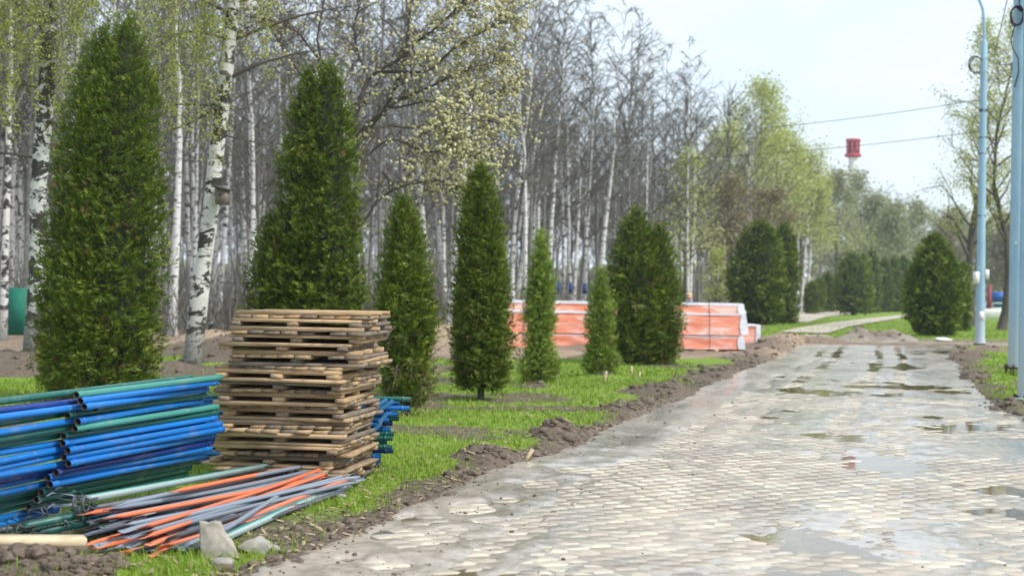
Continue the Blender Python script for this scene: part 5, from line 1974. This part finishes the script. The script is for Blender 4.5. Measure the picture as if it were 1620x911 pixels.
pr, pl_ = at(1172, 558), at(775, 553)
pc = (pr + pl_) / 2
pang = math.atan2((pr - pl_).y, (pr - pl_).x)
PLn = (pr - pl_).length
nrm = Vector((-math.sin(pang), math.cos(pang), 0))
pc = pc + nrm * .6
DD = pc.y
PK = [(0.085, .345, 0.0, 1.25, 'bottom pack of orange wrapped timber, resting on wooden bearers', 0.0), (0.47, .57, .15, 1.2, 'middle and thickest pack of orange wrapped timber', .04), (1.05, .255, .06, 1.1, 'topmost and thinnest pack of orange wrapped timber, under white film', .08)]
for k, (z0, h, ex, W, lb, sy) in enumerate(PK):
    root = thing('timber_pack', lb, 'timber pack', pc + nrm * sy, pang, 'orange wrapped timber packs beside the path')
    Lk = PLn + ex
    m = MB(); film_box(m, Lk, W, h, z0, k * 7.3, .03)
    m.build('wrapping', M['film'], root, smooth=True, attr=False)
    # white film over the top and hanging over the right end
    m = MB()
    film_box(m, Lk + .03, W + .03, (.02, .055, .075)[k], z0 + h - (.012, .03, .04)[k], 40 + k, .012)
    for s in range(1):
        x0 = Lk / 2
        nu, nv = 8, 12
        V = []
        for a in range(nu + 1):
            for b in range(nv + 1):
                yy = -W / 2 - .02 + (W + .04) * a / nu
                t_ = b / nv
                bulge = (.04 + .05 * float(vnoise(yy * 4, t_ * 4, k * 5.0))) + (.06 * t_)
                V.append((x0 + bulge * (1 if b else .2), yy, z0 + h + .03 - (h + .02) * t_))
        i = np.arange(nu)[:, None] * (nv + 1) + np.arange(nv)[None]
        m.add(V, np.stack([i, i + 1, i + nv + 2, i + nv + 1], -1).reshape(-1, 4))
        # the cheek of the loose film seen from the path
        V = []
        for b in range(nv + 1):
            t_ = b / nv
            bulge = (.04 + .05 * float(vnoise((-W / 2 - .02) * 4, t_ * 4, k * 5.0))) + (.06 * t_)
            zz = z0 + h + .03 - (h + .02) * t_
            V += [(x0 - .06 - .05 * math.sin(3 * t_), -W / 2 - .025, zz), (x0 + bulge * (1 if b else .2), -W / 2 - .02, zz)]
        m.add(V, [(2 * b, 2 * b + 2, 2 * b + 3, 2 * b + 1) for b in range(nv)])
    m.build('white_film', M['white_film'], root, smooth=True, attr=False)
    for sx in (-PLn * .37, PLn * .37 + .02):
        m = MB()
        y, x = W / 2 + .022, sx
        m.tube([(x, -y, z0 - .01), (x, -y, z0 + h + .045), (x, y, z0 + h + .045), (x, y, z0 - .01)], .007, 4)
        m.build('strap', M['black_strap'], root, attr=False)
# bearers under and between the packs
for k, (sx, z0, lb) in enumerate(((-.40, .05, 'wooden bearer under the left end of the bottom timber pack'), (-.12, .05, 'wooden bearer under the bottom timber pack, left of the smaller young arborvitae'), (.40, .04, 'wooden bearer under the right end of the bottom timber pack'),
                                  (-.12, .45, 'wooden bearer between bottom and middle timber packs, left one in view'), (.24, .45, 'wooden bearer between bottom and middle timber packs, right one in view'), (-.40, .45, 'wooden bearer between bottom and middle timber packs, at their left end'))):
    o = MB().box((0, 0, 0), (.10, 1.32, .09 if z0 < .2 else .038)).build('bearer', M['fresh_wood'], attr=False)
    tag(o, lb, 'wooden bearer', 'bearers of the timber packs')
    o.location = pc + Vector((math.cos(pang), math.sin(pang), 0)) * PLn * sx + Vector((0, 0, z0))
    o.rotation_euler = (0, 0, pang)
# the short pack that peeps out behind
b = at(1178, 553)
b.y += 1.6
root = thing('timber_pack', 'low orange pack in loose white film behind the right end of the others', 'timber pack', Vector((b.x + .05, b.y + .5, 0)), pang)
m = MB(); film_box(m, 1.0, 1.0, .58, .08, 91, .03, 12)
m.build('wrapping', M['film'], root, smooth=True, attr=False)
m = MB(); film_box(m, .14, 1.06, .66, .03, 92, .06, 4)
for q in m.V:
    q[:, 0] += .56
film_box(m, 1.08, 1.06, .06, .64, 93, .03, 12)
m.build('white_film', M['white_film'], root, smooth=True, attr=False)

# guy straps and pegs of the young arborvitae
for (ax_, ay_, az_), (bx_, by_), lb in (((843, 556, .75), (809, 585), 'beige guy strap left of the taller young arborvitae'), ((958, 548, .7), (990, 578), 'beige guy strap right of the smaller young arborvitae')):
    q = stand(bx_, by_)
    p = atD(ax_, ay_, q.y)
    o = MB().tube([p, q], .012, 5, True).build('guy_strap', M['rope'], attr=False)
    tag(o, lb, 'strap')
for px, py, h, lean_, lb in ((955, 608, .22, .2, 'short wooden peg in the grass below the smaller young arborvitae'), (1000, 594, .17, -.1, 'short wooden peg right of the smaller young arborvitae'), (1010, 598, .10, .3, 'stubby wooden peg beside the taller peg'), (828, 731, .075, 1.1, 'wood splinter stuck in the soil by the paving')):
    p = stand(px, py)
    o = MB().beam((0, 0, -.05), (lean_ * h, .02, h), .035, .03).build('wooden_peg', M['stake_wood'], attr=False)
    tag(o, lb, 'wooden peg')
    o.location = p
# ================================================================== POSTS, WIRES
def lathe(m, prof, sides=20, c=(0, 0, 0)):
    P = [(c[0], c[1], c[2] + z) for r, z in prof]
    n = len(prof)
    th_ = np.arange(sides) * 2 * PI / sides
    V = np.array([[(c[0] + r * math.cos(a), c[1] + r * math.sin(a), c[2] + z) for a in th_] for r, z in prof])
    i = np.arange(n - 1)[:, None] * sides
    j = np.arange(sides)[None]
    k = (j + 1) % sides
    m.add(V.reshape(-1, 3), np.stack([i + j, i + k, i + sides + k, i + sides + j], -1).reshape(-1, 4))
    return m


lb_ = at(1550, 546)
lp = thing('lamp_post', 'tall pale blue lamp post with a curved arm, at the end of the paving', 'lamp post', (lb_.x, lb_.y, 0.0))
lathe(MB(), [(.20, .06), (.165, .30), (.155, 1.2), (.135, 4.0), (.118, 9.0), (.112, 10.35), (.07, 10.45)]).build('pole', M['post'], lp, smooth=True, attr=False)
m = lathe(MB(), [(.0, .0), (.21, .0), (.21, .065), (.0, .066)], 16); m.build('base_plate', M['rust'], lp, attr=False)
MB().tube([(0, 0, 10.40), (0, 0, 11.0), (-.06, 0, 11.5), (-.22, 0, 11.9), (-.5, -.02, 12.25), (-.9, -.05, 12.45), (-1.4, -.1, 12.55)], [.055, .052, .05, .048, .045, .042, .04], 10).build('arm', M['post'], lp, smooth=True, attr=False)
MB().box((-1.65, -.1, 12.54), (.6, .22, .10)).build('lamp_head', M['pale_steel'], lp, attr=False)
m = MB()
for z in (8.0, 8.05, 7.1, 6.55, 4.42):
    m.tube([(.135 * math.cos(a), .135 * math.sin(a), z) for a in np.linspace(0, 2 * PI, 13)], .018, 5)
m.build('clamp', M['cable'], lp, attr=False)
MB().box((-.17, -.05, 2.30), (.16, .2, .42)).build('notice_box', M['white_paint'], lp, attr=False)
MB().box((.18, -.03, 2.42), (.14, .18, .34)).build('notice_box', M['white_paint'], lp, attr=False)
MB().box((0, -.158, 1.0), (.15, .004, .30)).build('paper_notice', M['white_paint'], lp, attr=False)


def blue_post(px, py, label, r, H, gap):
    b = at(px, py)
    root = thing('steel_post', label, 'post', (b.x, b.y, 0), 0, 'blue grey posts at the right edge')
    m = MB()
    n = 8
    lathe(m, [(r * 1.04, gap), (r * 1.02, 1.0), (r * .93, H)], n)
    m.build('pole', M['post'], root, attr=False)
    m = lathe(MB(), [(0, gap - .035), (r * 1.45, gap - .035), (r * 1.45, gap), (r * .9, gap + .002)], 16)
    m.build('flange', M['rust'] if gap > .15 else M['post'], root, attr=False)
    m = MB()
    for k in range(8):
        a = k * PI / 4 + .2
        m.tube([(r * 1.25 * math.cos(a), r * 1.25 * math.sin(a), -.05), (r * 1.25 * math.cos(a), r * 1.25 * math.sin(a), gap + .05)], .016, 6, True)
        m.tube([(r * 1.25 * math.cos(a), r * 1.25 * math.sin(a), gap), (r * 1.25 * math.cos(a), r * 1.25 * math.sin(a), gap + .03)], .03, 6, True)
    m.build('anchor_bolts', M['rust'], root, attr=False)
    m = lathe(MB(), [(0, .03), (r * 1.3, .03), (r * 1.35, -.1)], 12)
    m.build('footing', M['rust'], root, attr=False)
    return root


pa = blue_post(1607.5, 597, 'left one of two blue grey posts, its flange raised on bolts', .165, 12.5, .21)
pb = blue_post(1628, 636, 'nearest blue grey post, cut off by the right edge', .17, 12.0, .07)
# coil of spare cable on the left post
cp = atD(1609, 25, pa.location.y - .22)
coil = thing('cable_coil', 'coil of black cable hanging high on the left blue grey post', 'cable', cp)
m = MB()
for k in range(7):
    rr, tz, ty = .17 + .012 * random.random(), random.uniform(-.02, .02), random.uniform(-.05, .05)
    m.tube([(.72 * rr * math.cos(a) + .012 * math.sin(3 * a + k), ty + .05 * math.sin(a + k), 1.05 * rr * math.sin(a) + tz) for a in np.linspace(0, 2 * PI, 25)], .013, 5)
m.build('loops', M['cable'], coil, smooth=True, attr=False)
MB().tube([(-.03, 0, -.16), (-.07, .02, -.32), (-.10, .05, -.5), (-.05, .06, -.65), (.05, .04, -.85), (.06, .04, -1.1), (.0, .1, -1.4)], .012, 5).build('tail', M['cable'], coil, smooth=True, attr=False)
MB().tube([(.06, .02, .17), (.04, 0, .26), (.10, .05, .45)], .014, 5).build('tie', M['cable'], coil, smooth=True, attr=False)


def wire(p, q, sag_, label, r=.012, n=30):
    p, q = Vector(p), Vector(q)
    pts = []
    for k in range(n + 1):
        t_ = k / n
        v = p.lerp(q, t_)
        v.z -= sag_ * 4 * t_ * (1 - t_)
        pts.append(v)
    o = MB().tube(pts, r, 5).build('overhead_cable', M['cable'], smooth=True, attr=False)
    return tag(o, label, 'cable', 'overhead cables')


wire(atD(1557, 157, lb_.y), atD(740, 214, 66), .55, 'upper cable crossing the sky from the lamp post to the wood', .010)
wire(atD(1556, 207, lb_.y), atD(740, 252, 66), .45, 'lower cable crossing the sky just above the red topped tower', .010)
wire(atD(1561, 92, lb_.y), atD(1602, 101, pa.location.y), .1, 'short cable from the lamp post to the posts, upper one', .012)
wire(atD(1561, 113, lb_.y), atD(1602, 120, pa.location.y), .25, 'short cable from the lamp post to the posts, lower drooping one', .012)
wire(atD(1572, 90, lb_.y), atD(1596, -12, 34), .05, 'cable running steeply up past the lamp post', .012)
wl_ = thing('cable_loop', 'loose black cable loop strapped to the lamp post', 'cable', atD(1550, 104, lb_.y - .15))
m = MB()
for k in range(3):
    m.tube([(-.10 + .22 * math.cos(a) - .03 * k, .02 * k, .28 * math.sin(a) + .03 * k) for a in np.linspace(.6, 5.2, 16)], .016, 5)
m.build('loops', M['cable'], wl_, smooth=True, attr=False)

# ================================================================== RED TOPPED TOWER
tw = atD(1346, 480, 420)
tower = thing('tower', 'distant white tower with a red lantern top above the trees', 'tower', (tw.x, tw.y, 0))
k_ = 420 / F
zt = CAM_H + (473 - 219) * k_
zb = CAM_H + (473 - 247) * k_
lathe(MB(), [(1.7, -.2), (1.4, zb * .5), (1.2, zb)], 16).build('shaft', M['white_paint'], tower, smooth=True, attr=False)
lathe(MB(), [(1.25, zb - .4), (2.4, zb), (2.4, zb + .6), (1.9, zb + .62)], 12).build('gallery', M['red_paint'], tower, attr=False)
m = MB()
for k in range(8):
    a = k * PI / 4 + .39
    m.box((1.6 * math.cos(a), 1.6 * math.sin(a), (zb + zt) / 2), (.5, .5, zt - zb - .4), Matrix.Rotation(a, 3, 'Z'))
m.build('lantern_posts', M['red_paint'], tower, attr=False)
lathe(MB(), [(.55, zb + .4), (.55, zt - .3)], 8).build('lantern_core', M['maroon'], tower, attr=False)
lathe(MB(), [(0, zt - .92), (2.05, zt - .9), (2.05, zt - .1), (0, zt)], 12).build('roof', M['red_paint'], tower, attr=False)

# ================================================================== FAR CLUTTER
def post_xy(px, py, D):
    p = atD(px, py, D)
    return Vector((p.x, p.y, 0))


# low white fence
fb, fe = post_xy(1540, 488, 128), post_xy(1640, 490, 132)
fn = thing('fence', 'low whitish fence behind the lamp post and the posts', 'fence', fb)
dv = fe - fb
npk = 34
o0 = None
for k in range(npk):
    p = dv * (k / (npk - 1))
    if o0 is None:
        o0 = MB().box((0, 0, .45), (.13, .03, .9)).build('picket', M['white_paint'], fn, attr=False)
        o = o0
    else:
        o = o0.copy(); COL.objects.link(o); o.parent = fn
    o.location = p
for z in (.2, .75):
    MB().beam((0, .04, z), dv + Vector((0, .04, z)), .04, .08).build('rail', M['white_paint'], fn, attr=False)
# blue stall
sb = post_xy(1580, 486, 140)
st = thing('market_stall', 'small stall with a bright blue hood behind the fence, right of the lamp post', 'stall', sb)
MB().box((0, 0, 1.95), (1.7, 1.2, .85), None, .02).build('hood', M['kiosk_blue'], st, attr=False)
for sx in (-.75, .75):
    for sy in (-.5, .5):
        MB().box((sx, sy, .77), (.07, .07, 1.54)).build('leg', M['pale_steel'], st, attr=False)
MB().box((0, 0, .8), (1.6, 1.1, .08)).build('counter', M['white_paint'], st, attr=False)
mp_ = post_xy(1565, 486, 136)
o = MB().box((0, 0, 1.5), (.38, .3, 3.0), None, .01).build('sign_column', M['maroon'], attr=False)
o.location = mp_
tag(o, 'narrow maroon column between the lamp post and the blue stall', 'column')
# parked pale car seen through the fence
cb = post_xy(1574, 487, 152)
car = thing('parked_car', 'pale teal car parked behind the white fence', 'car', cb, .1)
m = MB()
pts = [(-2.0, .35), (-2.05, .75), (-1.3, .9), (-.8, 1.38), (.7, 1.40), (1.35, .95), (2.0, .85), (2.05, .35)]
V = [(x, y, z) for y in (-.8, .8) for x, z in pts]
n = len(pts)
T = [(0, k, k + 1) for k in range(1, n - 1)] + [(n, n + k + 1, n + k) for k in range(1, n - 1)]
Q = [(k, k + n, (k + 1) % n + n, (k + 1) % n) for k in range(n)]
m.add(V, Q, T)
M['car_paint'] = plain('pale_teal_car_paint', (0.30, 0.50, 0.52), 0.3, 2, .08)
m.build('body', M['car_paint'], car, attr=False)
m = MB()
m.add([(-.72, -.81, .95), (.62, -.81, .95), (.55, -.81, 1.3), (-.55, -.81, 1.3)], [(0, 1, 2, 3)])
m.build('window', M['dark_plastic'], car, attr=False)
for sx in (-1.25, 1.25):
    for sy in (-.72, .72):
        MB().tube([(sx, sy - .1, .32), (sx, sy + .1, .32)], .32, 16, True).build('wheel', M['dark_plastic'], car, attr=False)

# green screen at the wood's edge
gp = post_xy(28, 525, 43.5)
gs = thing('screen_panel', 'dark green screen standing between the two leftmost trunks', 'screen', (gp.x, gp.y, ground_z(gp.x, gp.y)))
MB().box((0, 0, .74), (.62, .03, 1.36)).build('mesh_sheet', M['green_panel'], gs, attr=False)
for sx in (-.33, .33):
    MB().box((sx, 0, .73), (.04, .045, 1.46)).build('frame_post', M['green_paint'], gs, attr=False)
# bits of clutter at the dug ground
p = stand(335, 531)
o = thing('bin', 'small black bin on the dug ground left of the pallets', 'bin', p)
lathe(MB(), [(0, 0), (.11, .0), (.13, .36), (.0, .36)], 14).build('drum', M['dark_plastic'], o, smooth=False, attr=False)
lathe(MB(), [(.14, .36), (.15, .39), (0, .41)], 14).build('lid', M['pale_steel'], o, attr=False)
for px, py, mt, s, lb in ((697, 528, 'dark_plastic', .26, 'dark sack on the heap of soil between the half bare and slim dark arborvitae'), (713, 529, 'dark_plastic', .2, 'smaller dark sack half hidden by the slim dark arborvitae')):
    p = stand(px, py)
    root = thing('sack', lb, 'sack', p)
    vv, tt = noise_blob((0, 0, s * .6), s, px, 2, .3, (.75, .7, 1.0))
    MB().add(vv, None, tt).build('bag', M[mt], root, smooth=True, attr=False)
    MB().tube([(0, 0, s * 1.4), (.02, 0, s * 1.75)], [s * .16, s * .28], 8).build('knot', M[mt], root, attr=False)
for px, py, lb in ((706, 531, 'white bucket between two dark sacks'), (691, 532, 'white bucket left of the dark sacks')):
    p = stand(px, py)
    root = thing('bucket', lb, 'bucket', p)
    lathe(MB(), [(0, 0), (.10, 0), (.13, .30), (.12, .30), (.095, .02), (0, .02)], 14).build('pail', M['white_paint'], root, attr=False)
    MB().tube([(.13 * math.cos(a), 0, .29 + .14 * math.sin(a)) for a in np.linspace(0, PI, 9)], .006, 5).build('handle', M['pale_steel'], root, attr=False)
for px, w, lb in ((884, .28, 'leftmost small blue panel in the wood behind the orange packs'), (903, .3, 'middle small blue panel in the wood behind the orange packs'), (925, .32, 'brightest small blue panel in the wood, left of the smaller young arborvitae')):
    b = post_xy(px, 470, 70)
    root = thing('blue_panel', lb, 'panel', b, 0, 'blue panels in the wood')
    MB().box((0, 0, 1.8), (w * .6, .05, .5)).build('board', M['wood_blue'], root, attr=False)
    MB().box((0, .05, .75), (.05, .05, 1.5)).build('leg', M['grey_bark'], root, attr=False)

# ================================================================== PERSON behind the packs
def skin(name, chain, edges, radii, mat, parent, levels=2):
    me = bpy.data.meshes.new(name)
    me.from_pydata([tuple(v) for v in chain], edges, [])
    o = link(name, me, parent)
    md = o.modifiers.new('skin', 'SKIN')
    for k, r in enumerate(radii):
        r = r if isinstance(r, tuple) else (r, r)
        me.skin_vertices[0].data[k].radius = r
        me.skin_vertices[0].data[k].use_root = (k == 0)
    s = o.modifiers.new('sub', 'SUBSURF'); s.levels = s.render_levels = levels
    me.materials.append(mat)
    return o


pp = post_xy(1091, 467, 43.2)
person = thing('person', 'person with short blond hair in a blue jacket, seen over the timber packs', 'person', pp, math.radians(-35))
hz = 1.50                                          # centre of the head: eyes level with the camera
J = [(0, 0, .86), (0, 0, 1.02), (0, .0, 1.20), (0, .01, 1.30), (0, 0, 1.37),
     (-.17, 0, 1.27), (-.22, -.02, 1.02), (-.19, -.16, .86), (.17, 0, 1.27), (.22, -.02, 1.02), (.19, -.16, .86),
     (-.09, 0, .80), (-.10, -.01, .45), (-.10, .02, .07), (.09, 0, .80), (.10, -.01, .45), (.10, .02, .07), (-.10, -.14, .04), (.10, -.14, .04)]
E = [(0, 1), (1, 2), (2, 3), (3, 4), (3, 5), (5, 6), (6, 7), (3, 8), (8, 9), (9, 10), (0, 11), (11, 12), (12, 13), (0, 14), (14, 15), (15, 16), (13, 17), (16, 18)]
Rr = [(.15, .11), (.14, .10), (.17, .11), (.12, .09), .055, .065, .05, .037, .065, .05, .037, .085, .062, .045, .085, .062, .045, .04, .04]
skin('body', J, E, Rr, M['trousers'], person)
Jj = [J[1], J[2], J[3], (0, .015, 1.385), J[5], J[6], (-.195, -.13, .89), J[8], J[9], (.195, -.13, .89), (0, 0, .92)]
skin('jacket', Jj, [(0, 1), (1, 2), (2, 3), (2, 4), (4, 5), (5, 6), (2, 7), (7, 8), (8, 9), (0, 10)], [(.165, .125), (.19, .13), (.14, .11), .075, .08, .062, .05, .08, .062, .05, (.165, .125)], M['jacket'], person)
v, t_ = ICO[3]
hv_ = v.copy() * (.075, .098, .115)
ch = hv_[:, 2] < -.03
hv_[ch, 0] *= 1 - .28 * (-hv_[ch, 2] - .03) / .085
fc = hv_[:, 1] < -.06
hv_[:, 1] -= .022 * np.exp(-((hv_[:, 0] / .014) ** 2 + ((hv_[:, 2] + .012) / .022) ** 2)) * fc          # nose
hv_[:, 1] += .012 * (np.exp(-(((hv_[:, 0] - .03) / .014) ** 2 + ((hv_[:, 2] - .012) / .010) ** 2)) + np.exp(-(((hv_[:, 0] + .03) / .014) ** 2 + ((hv_[:, 2] - .012) / .010) ** 2))) * fc
hv_[:, 1] -= .006 * np.exp(-((hv_[:, 0] / .024) ** 2 + ((hv_[:, 2] + .052) / .008) ** 2)) * fc
m = MB().add(hv_ + (0, -.01, hz), None, t_)
for sx in (-1, 1):
    ev = ICO[1][0] * (.012, .024, .032) + (sx * .077, .005, hz)
    m.add(ev, None, ICO[1][1])
head = m.build('head', M['skin'], person, smooth=True, attr=False)
m = MB()
for sx in (-.03, .03):
    m.add(ICO[1][0] * (.012, .008, .008) + (sx, -.098, hz + .012), None, ICO[1][1])
m.build('eyes', M['dark_plastic'], head, smooth=True, attr=False)
hh = v.copy() * (.084, .106, .124)
sel = (v[:, 2] > .28) | ((v[:, 1] > -.05) & (v[:, 2] > -.35))
keep_t = t_[sel[t_].all(1)]
hh *= (1 + .05 * (vnoise(v[:, 0] * 9, v[:, 1] * 9, v[:, 2] * 9) - .5))[:, None]
MB().add(hh + (0, 0, hz + .008), None, keep_t).build('hair', M['hair'], person, smooth=True, attr=False)
for sx in (-1, 1):
    wrist = np.array((sx * .19, -.16, .86))
    palm = wrist + (0, -.05, -.045)
    chain = [palm, wrist, palm + (0, -.03, -.02)]
    ed = [(0, 1), (0, 2)]
    rad = [.024, .022, .02]
    for f, (o_, L_) in enumerate(((-.027, .065), (-.009, .075), (.009, .07), (.027, .055))):
        a = palm + (o_, -.03, -.025)
        k = len(chain)
        chain += [a, a + (0, -L_ * .45, -L_ * .25), a + (0, -L_ * .6, -L_ * .65), a + (0, -L_ * .5, -L_ * .95)]
        ed += [(2, k), (k, k + 1), (k + 1, k + 2), (k + 2, k + 3)]
        rad += [.009, .0085, .008, .007]
    k = len(chain)
    chain += [palm + (-sx * .03, -.0, -.0), palm + (-sx * .05, -.03, -.015), palm + (-sx * .05, -.055, -.03)]
    ed += [(0, k), (k, k + 1), (k + 1, k + 2)]
    rad += [.012, .010, .0085]
    skin('hand', chain, ed, rad, M['skin'], person, 1)

# ================================================================== HAZE
mb = MB().box((0, 540, 24.25), (3200, 1300, 51.5))
t = NT('air_haze')
for l in list(t.out.inputs['Surface'].links):
    t.t.links.remove(l)
pv_ = t.n('VolumePrincipled')
pv_.inputs['Color'].default_value = (0.80, 0.87, 1.0, 1)
pv_.inputs['Density'].default_value = 0.00035
t.l(pv_.outputs[0], t.out.inputs['Volume'])
hz_ = mb.build('haze', t.m, attr=False)
kind(hz_, 'stuff')
